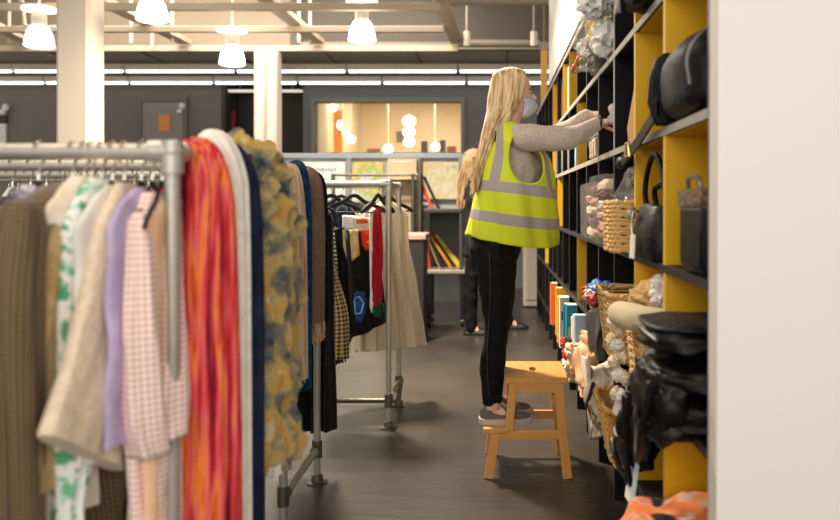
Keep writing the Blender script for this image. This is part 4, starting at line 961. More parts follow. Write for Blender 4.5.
# armhole trims in brighter yellow
trim = plain('lime_trim', (224, 240, 60), .6)
for c in (.775, .225):
    q = []
    for k in range(40):
        a = 2*PI*k/40; u = c+.09*math.cos(a); z = 1.585+.131*math.sin(a); p = Vector(vs(u, (z-Z0)/(ZT-Z0))); q.append(p)
    MB().tube(q, .006, 6, closed=True).build('armhole_trim', trim, v_)
# hair
hm = cloth('blond_hair', [(168, 132, 86), (222, 188, 136), (240, 216, 174)], 'streak', 60, rough=.45, lo=.35, hi=.65); hm.node_tree.nodes['Principled BSDF'].inputs['Specular IOR Level'].default_value = .5
hb = blob([[(V3(.078, 0, 1.962), (.102, .088, .098)), (V3(.05, 0, 1.90), (.085, .086, .09)), (V3(.02, 0, 1.82), (.06, .084, .07)), (V3(-.015, 0, 1.72), (.045, .09, .07)), (V3(-.05, 0, 1.58), (.032, .085, .08)), (V3(-.085, 0, 1.46), (.018, .06, .05))]], .01, 6)
rr = random.Random(3)
for i in range(340):
    s_ = rr.choice((-1, -1, -1, 1, 1)); x0 = rr.uniform(-.09, .070); j = rr.uniform(-.006, .006); lay = rr.uniform(0, .010)
    fz = math.sqrt(max(0, 1-((x0-.0)/.112)**2))
    e0 = V3(.09+x0, s_*rr.uniform(0, .01), 1.955+.098*fz+.004)
    f1 = x0+.09; back = rr.uniform(0, 1)
    p1 = V3(.09+x0*1.02-.004, s_*(.062*fz+.010+lay), 1.955+.078*fz)
    p2 = V3(.086+x0*.96-.01, s_*(.089*max(fz, .4)+lay), 1.93)
    p3 = V3(.07+x0*.80-.014, s_*(.088*max(fz, .55)+lay), 1.85+j)
    p4 = V3(.03+x0*.62-.012, s_*(.085+lay)*rr.uniform(.6, 1.08), 1.775+j)
    p5 = V3(-.03+x0*.30+j, s_*rr.uniform(.03, .105), 1.68)
    p6 = V3(-.068+x0*.2+j, s_*rr.uniform(.02, .10), 1.56)
    p7 = V3(-.098+x0*.15+rr.uniform(-.015, .015), s_*rr.uniform(.02, .09), rr.uniform(1.40, 1.52))
    if x0 > .052 and rr.random() < .3: p5 = V3(-.0, s_*.1, 1.70)
    c = cr([e0, p1, p2, p3, p4, p5, p6, p7], 4); n = len(c); r0 = rr.uniform(.003, .0055)
    hb.tube(c, [r0*(.6+.8*min(1, k/6))*(1 if k < n*.7 else max(.15, 1-(k/n-.7)/.3*.85)) for k in range(n)], 5)
hb.build('hair', hm, wo)
wo.rotation_euler = (0, 0, math.radians(5))
# ---------------------------------------------------------------- person in the background
p2o = thing('person', (-.20, 8.45, 0), 'person with long light brown hair, black coat and trousers, behind the woman', 'person')
def Q(x, y, z): return (-.22+x, 8.5+y, z)
body2 = [[(Q(.03, 0, 1.80), (.085, .09, .11))], [(Q(.03, 0, 1.68), .05), (Q(.03, 0, 1.55), (.08, .16, .06)), (Q(.03, 0, 1.3), (.1, .17, .1)), (Q(.05, 0, 1.0), (.11, .16, .1))],
  [(Q(.03, -.17, 1.5), .05), (Q(.06, -.2, 1.25), .042), (Q(.16, -.17, 1.05), .03), (Q(.2, -.17, 1.02), (.03, .02, .02))], [(Q(.03, .17, 1.5), .05), (Q(.06, .2, 1.25), .042), (Q(.18, .17, 1.08), .03)],
  [(Q(.03, -.09, 1.0), .08), (Q(.0, -.09, .55), .055), (Q(-.01, -.09, .1), .035), (Q(.06, -.09, .04), (.06, .035, .02))], [(Q(.06, .09, 1.0), .08), (Q(.24, .2, .55), .055), (Q(.40, .3, .1), .035), (Q(.46, .3, .04), (.06, .035, .02))]]
for k, dy in enumerate((-.02, -.007, .006, .018)): body2.append([(Q(.215, -.17+dy, 1.015), .009), (Q(.26-.004*k, -.17+dy, .99), .008)])
body2.append([(Q(.2, -.15, 1.02), .011), (Q(.23, -.135, 1.0), .009)])
body2.append([(Q(.115, 0, 1.80), (.018, .014, .014))])
blob(body2, .012, 5).build('body', skin, p2o)
blob([[(Q(.03, 0, 1.60), (.09, .17, .05)), (Q(.03, 0, 1.45), (.12, .2, .1)), (Q(.03, 0, 1.2), (.13, .19, .1)), (Q(.05, 0, .92), (.15, .21, .08)), (Q(.05, 0, .82), (.155, .215, .04))], [(Q(.03, -.19, 1.5), .075), (Q(.06, -.22, 1.25), .06), (Q(.16, -.18, 1.06), .045)], [(Q(.03, .19, 1.5), .075), (Q(.06, .22, 1.25), .06), (Q(.17, .18, 1.09), .045)]], .014, 5).jitter(.02, 9).build('coat', plain('black_coat', (20, 20, 24), .6, 0, .2, 20, .4, 30), p2o)
blob([[(Q(.05, 0, .92), (.12, .17, .1))], [(Q(.03, -.09, .95), .095), (Q(.0, -.09, .55), .075), (Q(-.01, -.09, .085), .065)], [(Q(.06, .09, .95), .095), (Q(.24, .2, .55), .075), (Q(.39, .3, .085), .062)]], .014, 5).jitter(.012, 12).build('trousers', pm, p2o)
for sx, sy in ((-.08, -.09), (.32, .3)): shoe(p2o, -.22+sx, 8.5+sy, 0, .28, blks, blks, blks)
hb = blob([[(Q(.01, 0, 1.82), (.10, .105, .10)), (Q(-.05, 0, 1.66), (.07, .10, .1)), (Q(-.10, 0, 1.5), (.05, .09, .08))]], .014, 5)
hm2 = cloth('light_brown_hair', [(128, 100, 70), (196, 164, 122), (160, 128, 92)], 'streak', 40, lo=.35, hi=.65)
for i in range(90):
    s_ = rr.choice((-1, 1)); x0 = rr.uniform(-.075, .06)
    hb.tube(cr([Q(.02+x0*1.3, 0, 1.925-x0*x0*9), Q(.01+x0*1.35, s_*(.1-x0*x0*6), 1.84), Q(-.03+x0, s_*.105, 1.72), Q(-.08+x0, s_*rr.uniform(.03, .1), 1.58), Q(-.11+x0*.6, s_*rr.uniform(.02, .09), rr.uniform(1.3, 1.5))], 4), [.006]*17, 5)
hb.build('hair', hm2, p2o)
# ---------------------------------------------------------------- things in the shelves
def at(px, y, Y): return Vector((xx(px, Y), Y, zz(y, Y)))
def lump(c, r, seed=0, amp=.02, sc=7, flat=0, nu=60, nv=38, power=1):
    """soft crumpled body; flat cuts the underside at z=flat"""
    b = MB(); b.ell((0, 0, 0), (1, 1, 1), nu=nu, nv=nv); amp = min(amp, .26*min(r))
    for i, p in enumerate(b.v):
        q = Vector((math.copysign(abs(p.x)**power, p.x)*r[0], math.copysign(abs(p.y)**power, p.y)*r[1], math.copysign(abs(p.z)**power, p.z)*r[2]))
        n1 = noise.noise(p*1.4*sc/5+Vector((seed, 0, 0)))+.5*noise.noise(p*sc*.42+Vector((0, seed, 0)))
        cr_ = abs(noise.noise(p*sc*.3+Vector((seed*2, seed, 3))))
        q += p*(n1-cr_*.8)*amp*1.6; q += vec(c)
        if flat is not None and q.z < flat: q.z = flat
        b.v[i] = q
    return b
clear = film('clear_plastic_film', (240, 238, 235), .16)
def wicker(x0, x1, y0, y1, z0, z1, label, m, flare=.03):
    t = thing('wicker_basket', ((x0+x1)/2, (y0+y1)/2, z0), label, 'basket')
    cx, cy = (x0+x1)/2, (y0+y1)/2; n = int((z1-z0)/.014)
    def ringp(z, off, k, N):
        f = (z-z0)/(z1-z0); hx = (x1-x0)/2-flare*(1-f)+off; hy = (y1-y0)/2-flare*(1-f)+off; a = 2*PI*k/N; c, s_ = math.cos(a), math.sin(a); e = .28
        return Vector((cx+hx*math.copysign(abs(c)**e, c), cy+hy*math.copysign(abs(s_)**e, s_), z))
    N = 96; b = MB()
    for i in range(n):
        z = z0+.008+(z1-z0-.016)*i/(n-1)
        b.tube([ringp(z, .0035*math.sin(k*PI/2+i*PI), k, N) for k in range(N)], .0052, 5, closed=True)
    b.build('weave', m, t)
    b = MB()
    for k in range(0, N, 3): b.tube([ringp(z0, 0, k, N), ringp((z0+z1)/2, 0, k, N), ringp(z1, 0, k, N)], .0045, 5)
    b.build('stakes', m, t)
    b = MB()
    for zr, r_ in ((z1, .011), (z0+.004, .009)):
        for ph in (0, PI):
            b.tube([ringp(zr+.006*math.sin(k*.9+ph), .006*math.cos(k*.9+ph), k, N) for k in range(N)], r_*.75, 6, closed=True)
    b.build('rim', m, t)
    MB().box((x0+flare+.01, y0+flare+.01, z0+.001), (x1-flare-.01, y1-flare-.01, z0+.008)).build('base', m, t, smooth=False)
    for sx in (x0-.004,):
        MB().tube(cr([(sx, cy-.05, z1-.01), (sx-.01, cy-.04, z1+.02), (sx-.01, cy+.04, z1+.02), (sx, cy+.05, z1-.01)]), .008, 6).build('handle', m, t)
    return t
straw = wood('golden_wicker', (226, 176, 96), (190, 134, 58), scale=60, rough=.6)
straw2 = wood('pale_straw', (236, 200, 130), (206, 158, 86), scale=60, rough=.6)
# big black backpack on the second board from the top
t = thing('backpack', (.68, 2.38, 1.605), 'large black leather backpack on the shelf nearest the white wall', 'bag')
b = MB(); rings = []
for i in range(15):
    f = -1+2*i/14; y = 2.39+.20*f; k = (1-abs(f)**3.2)**.5*.9+.1
    ring = []
    for j in range(40):
        a = 2*PI*j/40; c, s_ = math.cos(a), math.sin(a)
        x = .705+.19*math.copysign(abs(c)**.72, c)*(k*.25+.75); z = 1.735+(.125 if s_ > 0 else .14)*math.copysign(abs(s_)**(.8 if s_ > 0 else .45), s_)*(k*.3+.7)
        ring.append(Vector((x, y, max(1.607, z))))
    rings.append(ring)
b.loft(rings).jitter(.012, 9, 2, fn=lambda p: min(1, (p.z-1.607)*12)); b.build('body', leather, t)
MB().tube(cr([(.53, 2.20, 1.68), (.525, 2.2, 1.76), (.575, 2.2, 1.83), (.68, 2.2, 1.85)]), .005, 6).build('piping', plain('grey_piping', (120, 116, 112), .4), t)
MB().tube(cr([(.59, 2.19, 1.82), (.60, 2.175, 1.76), (.63, 2.17, 1.72), (.70, 2.17, 1.70)]), .007, 6).build('strap', plain('worn_grey_strap', (150, 146, 140), .4), t)
b = MB(); b.loft([[Vector((.60, 2.63, z)), Vector((.60, 2.60, z)), Vector((.53-d, 2.60, z)), Vector((.53-d, 2.63, z))] for z, d in ((1.607, .012), (1.68, .035), (1.76, .03), (1.82, .01), (1.84, -.02))]); b.build('side_pocket', leather, t, bevel=.008)
b = MB(); path = cr([(.53, 2.60, 1.66), (.528, 2.75, 1.625), (.53, 2.95, 1.585), (.528, 3.08, 1.56), (.525, 3.25, 1.535), (.53, 3.36, 1.53)], 6)
b.loft([[p+Vector((0, 0, -.022)), p+Vector((-.008, 0, -.022)), p+Vector((-.008, 0, .022)), p+Vector((0, 0, .022))] for p in path]); b.build('strap', leather, t)
MB().tube([(.515, 3.10, 1.54), (.515, 3.10, 1.59), (.515, 3.17, 1.59), (.515, 3.17, 1.54)], .006, 6, closed=True).build('buckle', plain('gold_buckle', (225, 190, 120), .25, .8), t)
MB().ell((.524, 3.36, 1.525), (.018, .06, .026)).build('strap_end', leather, t)
# top black bag with pale loop strap
t = thing('handbag', (.56, 2.93, 2.05), 'black handbag with pale looped strap on the top row of the shelving', 'bag')
lump((.60, 2.93, 2.15), (.15, .17, .11), 4, .03, 8, 2.051).build('body', leather, t)
MB().tube(cr([(.47, 2.92, 2.2), (.455, 2.95, 2.10), (.465, 3.0, 2.062), (.46, 3.05, 2.12), (.47, 3.07, 2.22)]), .006, 6).build('strap', plain('pale_strap', (190, 184, 174), .4), t)
MB().tube(cr([(.475, 2.98, 2.2), (.46, 3.01, 2.10), (.455, 3.04, 2.065), (.47, 3.08, 2.16)]), .005, 6).build('strap', MC['pale_strap'], t)
# black bag with brown rim by the white wall
t = thing('handbag', (.68, 2.3, 1.16), 'black bag with brown patterned rim half hidden by the white wall', 'bag')
b = MB().box((.548, 2.14, 1.161), (.86, 2.42, 1.37)); b.build('body', leather, t, bevel=.03)
MB().box((.545, 2.137, 1.345), (.863, 2.423, 1.40)).build('rim', cloth('snake_print', [(110, 80, 50), (60, 44, 34), (150, 116, 76)], scale=60), t, bevel=.012)
MB().tube(cr([(.56, 2.2, 1.40), (.555, 2.22, 1.43), (.555, 2.32, 1.43), (.56, 2.34, 1.40)]), .007, 6).build('handle', plain('grey_metal_handle', (140, 136, 130), .3, .5), t)
# black tote with handles and white tag
t = thing('tote_bag', (.7, 2.95, 1.16), 'black tote bag with two tall loop handles and a white hanging tag', 'bag')
b = MB(); rings = []
for z, gx, gy in ((1.161, .0, .0), (1.2, .012, .01), (1.27, .008, .0), (1.34, -.012, -.02), (1.352, -.02, -.03)):
    rings.append([Vector((.665+(.135+gx)*math.copysign(abs(math.cos(a))**.35, math.cos(a)), 2.93+(.20+gy)*math.copysign(abs(math.sin(a))**.35, math.sin(a)), z)) for a in [2*PI*k/40 for k in range(40)]])
b.loft(rings).jitter(.012, 8, 5); b.build('body', leather, t)
for dx in (0, .035):
    MB().tube(cr([(.585+dx, 3.06, 1.31), (.57+dx, 3.06, 1.40), (.575+dx, 3.02, 1.49-dx*2), (.58+dx, 2.93, 1.535-dx*3), (.585+dx, 2.84, 1.49-dx*2), (.59+dx, 2.80, 1.40), (.595+dx, 2.80, 1.31)]), .0105, 8).build('handle', leather, t)
MB().tube(cr([(.52, 3.0, 1.345), (.507, 2.96, 1.32), (.503, 2.97, 1.28), (.50, 2.93, 1.245)]), .003, 5).build('string', tagwhite, t)
MB().ell((.506, 2.99, 1.315), (.018, .02, .02)).build('charm', plain('grey_charm', (150, 150, 148), .3), t)
MB().cbox((.497, 2.91, 1.205), (.006, .055, .085), (0, .05, .1)).build('label', tagwhite, t, smooth=False, bevel=.002)
MB().tube(cr([(.515, 3.0, 1.33), (.503, 2.95, 1.345), (.515, 2.9, 1.33)]), .005, 5).build('ring', chrome, t)
# straw clutch
t = thing('straw_bag', (.53, 3.42, 1.16), 'small golden straw bag standing at the shelf edge left of the black tote', 'bag')
b = MB()
for k in range(12):
    z = 1.172+.0172*k
    q = [Vector((.535+.060*math.copysign(abs(math.cos(a))**.4, math.cos(a))+.003*math.sin(a*12+k*PI), 3.36+.135*math.copysign(abs(math.sin(a))**.4, math.sin(a)), z+.004*math.sin(a*14+k*PI))) for a in [2*PI*j/72 for j in range(72)]]
    b.tube(q, .0098, 6, closed=True)
b.build('weave', straw2, t)
MB().box((.49, 3.24, 1.165), (.58, 3.48, 1.36)).build('lining', plain('straw_lining', (150, 104, 50), .8), t, smooth=False)
MB().tube(cr([(.50, 3.28, 1.365), (.495, 3.3, 1.385), (.495, 3.42, 1.385), (.50, 3.44, 1.365)]), .006, 6).build('clasp', chrome, t)
# brown things in clear plastic hanging above the straw bag
t = thing('plastic_bag', (.62, 3.42, 1.37), 'tall clear plastic bag with brown belts above the straw bag', 'bag')
lump((.66, 3.45, 1.36), (.115, .16, .20), 8, .03, 9, 1.162).build('film', clear, t)
for k in range(3): MB().tube(cr([(.60+.03*k, 3.36+.05*k, 1.18), (.585+.03*k, 3.38+.05*k, 1.35), (.60+.03*k, 3.40+.04*k, 1.50), (.62+.02*k, 3.40, 1.55)]), .016, 8).build('belt', plain('brown_belt', (130, 78, 44), .5), t)
MB().ell((.585, 3.33, 1.44), (.022, .022, .022)).build('charm', plain('blue_grey_ball', (70, 80, 90), .4), t)
# kraft wedge
t = thing('paper_bag', (.72, 3.42, 1.605), 'brown kraft paper bag leaning in the shelf behind the black upright', 'bag')
b = MB().prism([(3.24, 1.606), (3.62, 1.606), (3.66, 1.70), (3.30, 2.0), (3.26, 1.98)], 'X', .60, .88); b.build('body', plain('kraft_paper', (196, 148, 92), .7, 0, .1, 10, .4, 14), t, smooth=False, bevel=.006)
MB().tube([(.597, 3.27, 1.62), (.597, 3.28, 1.97)], .005, 5).build('fold_edge', plain('pale_kraft', (228, 196, 150), .6), t)
# plastic sacks the woman reaches into
t = thing('plastic_bag', (.66, 3.98, 1.605), 'crumpled clear plastic bag of pale things at the hands of the woman', 'bag')
lump((.70, 4.0, 1.79), (.12, .20, .185), 12, .05, 11, 1.607).build('film', film('milky_film', (236, 232, 226), .55), t)
lump((.72, 4.0, 1.75), (.10, .14, .14), 13, .03, 8, 1.61).build('contents', plain('beige_wool', (212, 190, 168), .8), t)
t = thing('plastic_bag', (.62, 4.55, 1.605), 'clear bag of small white packs on the shelf board under the raised arm', 'bag')
lump((.68, 4.57, 1.70), (.14, .20, .095), 15, .03, 12, 1.607).build('film', clear, t)
for k in range(6):
    MB().cbox((.60+.01*(k % 2), 4.42+.055*k, 1.66), (.10, .035, .10), (.1*(k % 3-1), .06*(k % 2), 0)).build('pack', plain('white_pack' if k % 2 else 'cream_pack', (240, 236, 228) if k % 2 else (228, 206, 180), .5), t, smooth=False, bevel=.006)
# big flower bag on top row
t = thing('plastic_bag', (.55, 4.3, 2.05), 'big bulging clear plastic bag with white, yellow and red contents on the top row', 'bag')
lump((.56, 4.30, 2.24), (.145, .40, .20), 18, .05, 10, 2.052).build('film', clear, t)
rb = random.Random(5)
for k in range(5):
    c = (.55+rb.uniform(-.03, .05), 3.99+.14*k, 2.16+.05*(k % 3)); m = [plain('white_tulle', (238, 236, 230), .7), plain('pale_yellow_tulle', (236, 214, 140), .7), plain('pale_yellow_tulle', (236, 214, 140)), plain('dark_print', (70, 66, 50)), plain('white_tulle', (238, 236, 230))][k]
    lump(c, (.09, .11, .10), 30+k, .05, 9, 2.055).build('bundle', m, t)
for k in range(5): MB().ell((.455+.015*rb.random(), 4.25+.09*k, 2.10+.025*rb.random()), (.022, .03, .022)).build('blossom', plain('red_blossom', (206, 56, 38), .6) if k % 2 else plain('green_leaf', (110, 130, 60), .6), t)
lump((.50, 3.92, 2.33), (.09, .10, .09), 37, .06, 10, None).build('knot', plain('white_tulle', (238, 236, 230)), t)
# packs in row three (cream and pink)
t = thing('plastic_bag', (.62, 4.05, 1.16), 'clear plastic bag holding cream fabric above pink fabric with a green label', 'bag')
MB().box((.50, 3.82, 1.162), (.80, 4.26, 1.50)).jitter(.01, 7).build('film', clear, t, bevel=.02)
pk = plain('pink_fabric', (238, 176, 164), .8); crm = plain('cream_fabric', (226, 202, 172), .8); mar = plain('maroon_fabric', (112, 44, 40), .8)
for k, (m, z, h) in enumerate(((pk, 1.20, .035), (pk, 1.25, .035), (pk, 1.30, .03), (crm, 1.35, .035), (mar, 1.40, .022), (crm, 1.44, .035))):
    lump((.64, 4.03, z), (.125-.006*(k % 2), .19, h), 50+k, .012, 7, 1.165, power=.6).build('folded_fabric', m, t)
MB().box((.497, 3.86, 1.17), (.4995, 3.98, 1.215)).build('label', plain('green_label', (150, 190, 90), .5), t, smooth=False)
t = thing('plastic_bag', (.62, 4.6, 1.16), 'second clear bag with cream and maroon fabric just behind the pink one', 'bag')
MB().box((.51, 4.36, 1.162), (.80, 4.78, 1.47)).jitter(.01, 7, 3).build('film', clear, t, bevel=.02)
for k, (m, z) in enumerate(((crm, 1.20), (mar, 1.26), (crm, 1.32), (pk, 1.38), (mar, 1.42))): lump((.66, 4.57, z), (.125, .18, .035), 60+k, .012, 7, 1.165, power=.6).build('folded_fabric', m, t)
# wicker baskets
wicker(.465, .86, 3.25, 3.70, .722, .985, 'open wicker basket on the waist high shelf right of the stool', straw2)
wicker(.455, .86, 3.25, 3.70, .282, .52, 'open golden wicker basket on the lowest shelf', straw, .045)
# blue toys with orange bits and grey hanging cloth
t = thing('toy_bundle', (.62, 4.32, .72), 'heap of blue and orange toys on the shelf behind the wicker basket', 'toys')
lump((.62, 4.32, .80), (.10, .20, .12), 71, .03, 9, .722).build('cloth', plain('cream_heap', (226, 206, 178), .8), t)
for k, (c, r_, col) in enumerate((((.57, 4.28, .91), (.08, .12, .05), ('toy_blue', (24, 92, 170))), ((.51, 4.42, .885), (.03, .035, .03), ('toy_orange', (236, 88, 44))), ((.50, 4.2, .89), (.03, .04, .03), ('toy_white', (236, 228, 220))), ((.50, 4.12, .87), (.04, .05, .03), ('toy_red', (206, 66, 50))))):
    lump(c, r_, 75+k, .01, 6, None).build('toy', plain(*col, .4), t)
t = thing('cloth', (.54, 4.03, .6), 'grey cloth hanging over the shelf edge beside the blue toys', 'cloth')
b = MB().grid(lambda u, v: Vector((.515+.02*math.sin(u*9)+.015*math.sin(u*21+v*5)-.02*v*(1-v)*4+(.12 if v < .15 else 0)*(1-v/.15), 3.90+.26*u, .86-.26*v*(.75+.25*math.sin(u*3+1)))), 30, 20); b.build('fabric', plain('grey_striped_fabric', (130, 122, 114), .8, 0, .2, 30), t, solid=.01)
# things on the waist high shelf near the black bags
tanm = plain('tan_cotton', (210, 168, 112), .8, 0, .1, 12, .3, 30)
t = wicker(.50, .86, 2.72, 3.14, .722, .93, 'pale wicker basket behind the black bags, filled with cloth', straw2, .02)
o = lump((.60, 3.0, 1.01), (.10, .13, .075), 81, .03, 9, .94).build('cloth_bundle', tanm); tag(o, 'crumpled tan cloth on the pale wicker basket', 'cloth')
o = lump((.60, 2.83, 1.055), (.055, .08, .06), 83, .03, 12, None).build('paper_bundle', plain('white_paper', (236, 228, 220), .6, 0, .1, 20, .4, 30)); tag(o, 'crumpled white paper on top of the tan cloth', 'paper')
t = thing('rolled_cloth', (.55, 2.83, .93), 'thick rolled beige cloth lying on the basket behind the black bags', 'cloth')
b = MB().tube(cr([(.455, 2.98, .96), (.47, 2.86, .965), (.52, 2.76, .965), (.62, 2.70, .96)]), [.036, .045, .046, .046, .046, .046, .046, .046, .046, .046, .046, .046, .046, .046, .046, .046, .046, .046, .044][:19], 16); b.jitter(.006, 14); b.build('roll', plain('beige_roll', (224, 206, 168), .8), t)
MB().tube([Vector((.452, 2.985, .96))+Vector((.0, 1, 0))*0+Vector((0, .02*math.cos(a*.5)*math.cos(a), .02*math.cos(a*.5)*math.sin(a))) for a in [PI*k/10 for k in range(14)]], .004, 5).build('roll_end', plain('darker_beige', (190, 166, 124)), t)
t = thing('tassel_garland', (.47, 2.86, .66), 'cream flower tassel garland hanging in front of the basket by the black bags', 'garland')
MB().tube(cr([(.455, 2.98, .93), (.44, 2.92, .82), (.46, 2.86, .74), (.47, 2.80, .66)]), .004, 5).build('string', tagwhite, t)
for k in range(11):
    f = k/10; c = Vector((.445+.02*math.sin(k*2.1), 2.98-.18*f, .925-.27*f+.012*math.sin(k*3)))
    lump(c, (.022+.008*(k % 3 == 0), .028, .024), 90+k, .02, 12, None, nu=20, nv=12).build('blossom', plain('cream_blossom' if k % 3 else 'white_blossom', (236, 216, 182) if k % 3 else (242, 238, 230), .7), t)
# the pile of black bags
def bagblob(c, r, seed, lab, flat=None, amp=.014, pw=.7, extra=None):
    t = thing('handbag', (c[0], c[1], c[2]-r[2]), lab, 'bag', None)
    lump(c, r, seed, amp, 8, flat, power=pw).build('body', leather, t)
    if extra: extra(t)
    return t
def straps(*ps):
    def f(t):
        for p in ps: MB().tube(cr(p[:-1]), p[-1], 8).build('strap', leather, t)
    return f
bagblob((.66, 2.37, .775), (.22, .22, .055), 101, 'flat black leather bag at the bottom of the tall black pile', .722)
bagblob((.665, 2.37, .875), (.235, .22, .05), 102, 'flat black leather bag in the middle of the tall black pile', extra=straps([(.46, 2.3, .87), (.43, 2.35, .80), (.43, 2.45, .72), (.45, 2.55, .80), (.47, 2.55, .86), .008]))
bagblob((.67, 2.38, .975), (.24, .21, .045), 103, 'flat shiny black bag with folded flap on top of the tall black pile', extra=lambda t: (lump((.64, 2.38, 1.012), (.205, .185, .013), 109, .01, 6, None, power=.6).build('flap', leather, t), MB().tube(cr([(.44, 2.2, .99), (.425, 2.35, 1.0), (.43, 2.5, .985)]), .005, 6).build('zip', plain('grey_zip', (110, 106, 100), .3, .6), t)))
bagblob((.495, 2.40, .79), (.075, .22, .115), 104, 'slouching black bag hanging over the front of the shelf below the pile', extra=straps([(.44, 2.25, .86), (.42, 2.3, .72), (.43, 2.42, .60), (.45, 2.55, .66), (.46, 2.6, .80), .012], [(.47, 2.55, .84), (.43, 2.62, .70), (.44, 2.68, .52), (.46, 2.72, .42), .009]))
bagblob((.50, 2.86, .58), (.065, .12, .15), 105, 'black bag with round white discs hanging beside the lowest basket', extra=lambda t: [straps([(.47, 2.8, .70), (.45, 2.75, .56), (.46, 2.8, .42), (.48, 2.86, .37), .011], [(.48, 2.93, .68), (.46, 2.98, .55), (.45, 2.99, .44), (.47, 2.95, .38), (.48, 2.88, .40), .010], [(.5, 2.85, .70), (.50, 2.85, .72), (.54, 2.84, .735), (.60, 2.84, .735), .008])(t)]+[MB().cyl((.437, yy, z), (.430, yy-.004, z), .018).build('disc', tagwhite, t) for yy, z in ((2.83, .66), (2.86, .635), (2.85, .565))]+[MB().tube([Vector((.437, 3.0+.03*math.cos(a), .46+.035*math.sin(a))) for a in [2*PI*k/16 for k in range(16)]], .006, 6, closed=True).build('ring', plain('dull_ring', (150, 146, 140), .3, .7), t)])
for (c, sz, m, lab) in (((.47, 2.78, .40), (.004, .085, .12), tagwhite, 'large white paper tag hanging under the black bags'), ((.455, 2.62, .465), (.004, .03, .12), plain('pale_blue_tag', (186, 210, 222)), 'narrow pale blue tag among the black straps'), ((.455, 2.62, .36), (.004, .035, .04), plain('blue_tag', (84, 92, 190)), 'small violet blue tag at the lower end of the black straps')):
    tag(MB().cbox(c, sz, (.1, .1, .15)).build('price_tag', m, smooth=False), lab, 'tag')
# orange print cloth
orp = cloth('orange_leaf_print', [(238, 132, 66), (238, 132, 66), (196, 176, 160), (226, 112, 50), (40, 30, 34)], scale=14, lo=.36, hi=.66, detail=1)
o = lump((.60, 2.38, .36), (.24, .23, .125), 111, .05, 6, .282, power=.8).build('printed_cloth', orp); tag(o, 'orange cloth with grey leaf print heaped on the lowest shelf by the white wall', 'cloth')
# low heap: beige bag, cream cloth, red and white
t = thing('shopping_bag', (.60, 4.05, .28), 'slumped beige cloth bag on the lowest shelf behind the golden basket', 'bag')
lump((.60, 4.03, .42), (.13, .20, .15), 121, .035, 8, .282, power=.7).build('body', plain('off_white_canvas', (216, 200, 178), .8, 0, .1, 8, .3, 20), t)
MB().tube(cr([(.48, 3.9, .5), (.46, 3.95, .40), (.465, 4.05, .36), (.48, 4.12, .46)]), .01, 8).build('handle', plain('dark_handle', (60, 44, 38)), t)
b = MB().prism([(3.98, .44), (4.27, .50), (4.28, .56), (3.96, .60)], 'X', .46, .475); b.build('fold', plain('white_linen', (226, 216, 202), .8), t, smooth=False, bevel=.004)
t = thing('paper_bag', (.60, 4.56, .28), 'tan paper bag tilted on the lowest shelf above the red toys', 'bag')
lump((.60, 4.56, .46), (.13, .20, .19), 122, .04, 8, .282, power=.6).build('body', plain('tan_paper', (222, 178, 128), .7), t)
t = thing('toy_bundle', (.52, 5.0, .28), 'bundle of red, white and cream soft toys on the lowest shelf next to the stool', 'toys')
for k, (c, r_, col) in enumerate((((.50, 4.92, .36), (.07, .09, .08), ('soft_cream', (228, 198, 160))), ((.46, 5.02, .43), (.035, .05, .04), ('soft_red', (212, 50, 38))), ((.48, 5.12, .34), (.05, .06, .06), ('soft_white', (238, 226, 214))), ((.47, 4.86, .48), (.045, .06, .05), ('soft_pale', (236, 210, 184))), ((.455, 4.98, .515), (.025, .035, .03), ('soft_dark', (70, 50, 44))), ((.445, 5.10, .49), (.03, .035, .03), ('soft_red', (212, 50, 38))))):
    lump(c, r_, 130+k, .02, 8, .282).build('toy', plain(*col, .7), t)
t = thing('cloth', (.52, 4.3, .18), 'greyish patterned cloth drooping below the lowest shelf by the golden basket', 'cloth')
MB().grid(lambda u, v: Vector((.50+.025*math.sin(u*8+v*2)+(.10 if v < .1 else 0)*(1-v*10), 3.85+.45*u, .42-.22*v*(.7+.3*math.sin(u*4)))), 30, 16).build('fabric', cloth('grey_brown_pattern', [(150, 134, 112), (90, 78, 66), (190, 176, 152)], scale=28, lo=.4, hi=.6), t, solid=.01)
# boxed games and books in the lower far cells
def book(name, x0, Y, th, z0, h, d, m, lab, cat='book', cover=None, group=None):
    t = thing(name, (x0+d/2, Y, z0), lab, cat, group)
    MB().box((x0, Y, z0+.001), (x0+d, Y+th, z0+h)).build('cover', m, t, smooth=False, bevel=.002)
    MB().box((x0+.01, Y+.003, z0+h-.001), (x0+d-.004, Y+th-.003, z0+h+.0008)).build('pages', plain('page_paper', (236, 230, 214), .8), t, smooth=False)
    if cover:
        MB().box((x0+.012, Y-.0012, z0+h*cover[0]), (x0+d*.8, Y-.0002, z0+h*cover[1])).build('cover_print', cover[2], t, smooth=False)
    return t
C_ = lambda n, c: plain(n, c, .45, 0, .04)
lo_set = [(4.93, .05, .40, 'pale blue', (150, 184, 214), (.2, .5, C_('photo_pink', (216, 170, 170)))), (5.02, .05, .39, 'cream', (236, 226, 206), (.6, .8, C_('photo_rust', (170, 84, 50)))),
          (5.12, .06, .36, 'white', (232, 226, 220), (.3, .45, C_('photo_dark', (80, 84, 96)))), (5.5, .10, .39, 'teal', (34, 138, 158), (.35, .62, C_('photo_green', (196, 206, 120)))), (5.7, .08, .37, 'deep teal', (20, 110, 140), None),
          (6.05, .08, .38, 'white spotted', (236, 232, 224), (.55, .72, C_('photo_black', (40, 60, 60)))), (6.25, .08, .36, 'yellow', (240, 178, 30), None), (6.62, .07, .39, 'amber', (232, 160, 20), (.5, .8, C_('photo_white', (240, 236, 226)))), (7.2, .1, .37, 'orange', (226, 110, 50), None)]
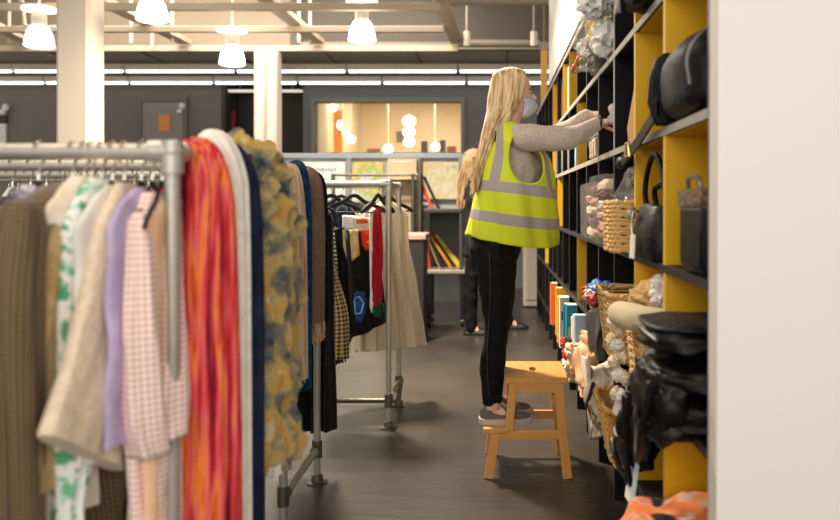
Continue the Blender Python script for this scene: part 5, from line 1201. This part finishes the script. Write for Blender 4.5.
for k, (Y, th, h, nm, col, cv) in enumerate(lo_set):
    book('boxed_game', .495 if k < 7 else .51, Y, th, .282, h, .24, C_('box_'+nm.replace(' ', '_'), col), '%s boxed game standing on the lowest shelf, %s' % (nm, ['nearest to the toys', 'second from the toys', 'third from the toys', 'with a pale green panel', 'behind the one with a green panel', 'before the yellow ones', 'nearer of the yellow ones', 'farther of the yellow ones', 'farthest of the row'][k]), 'box', cv, 'boxed games on the lowest shelf')
up_cols = [('white', (236, 232, 224)), ('bright blue', (30, 120, 200)), ('pale blue', (170, 204, 224)), ('cream', (236, 222, 190)), ('yellow', (240, 196, 40)), ('grey', (150, 146, 140)), ('rust', (170, 90, 60)), ('dark blue', (40, 60, 100)), ('pale green', (180, 200, 170)), ('red', (190, 60, 50))]
k = 0
for cell, r, cnt in ((7, 4, 6), (8, 4, 5), (9, 4, 4), (6, 3, 4), (7, 3, 5), (8, 3, 6), (9, 3, 4), (10, 4, 3), (8, 0, 3), (9, 1, 3), (10, 2, 3), (7, 1, 3), (11, 3, 3)):
    y = YK(cell)+.05
    for j in range(cnt):
        nm, col = up_cols[(k*3+j) % 10]; th = .03+.018*((k+j*5) % 4); h = .25+.025*((k*2+j*3) % 5)
        book('book', .575+.006*(j % 3), y, th, ZS[r]+.001, h, .2, C_('book_'+nm.replace(' ', '_'), col), '%s book in shelving cell %s of the %s row, place %d from the front' % (nm, ['six', 'seven', 'eight', 'nine', 'ten', 'eleven'][cell-6], ['lowest', 'second', 'third', 'fourth', 'top'][r], j+1), 'book', None, 'books in the far shelf cells')
        y += th+.006+(.05 if j % 3 == 2 else 0)
    k += 1
# amber banner beyond the shelving
o = MB().box((xx(541, 10.2), 10.2, zz(122, 10.2)), (xx(547.5, 10.2), 10.24, zz(50, 10.2))).cyl((xx(544, 10.2), 10.22, zz(50, 10.2)), (xx(544, 10.2), 10.22, 5.3), .003, seg=6); o = o.build('hanging_banner', plain('amber_banner', (232, 176, 84), .7), smooth=False); tag(o, 'narrow amber banner hanging from the ceiling beyond the white upper wall', 'banner')
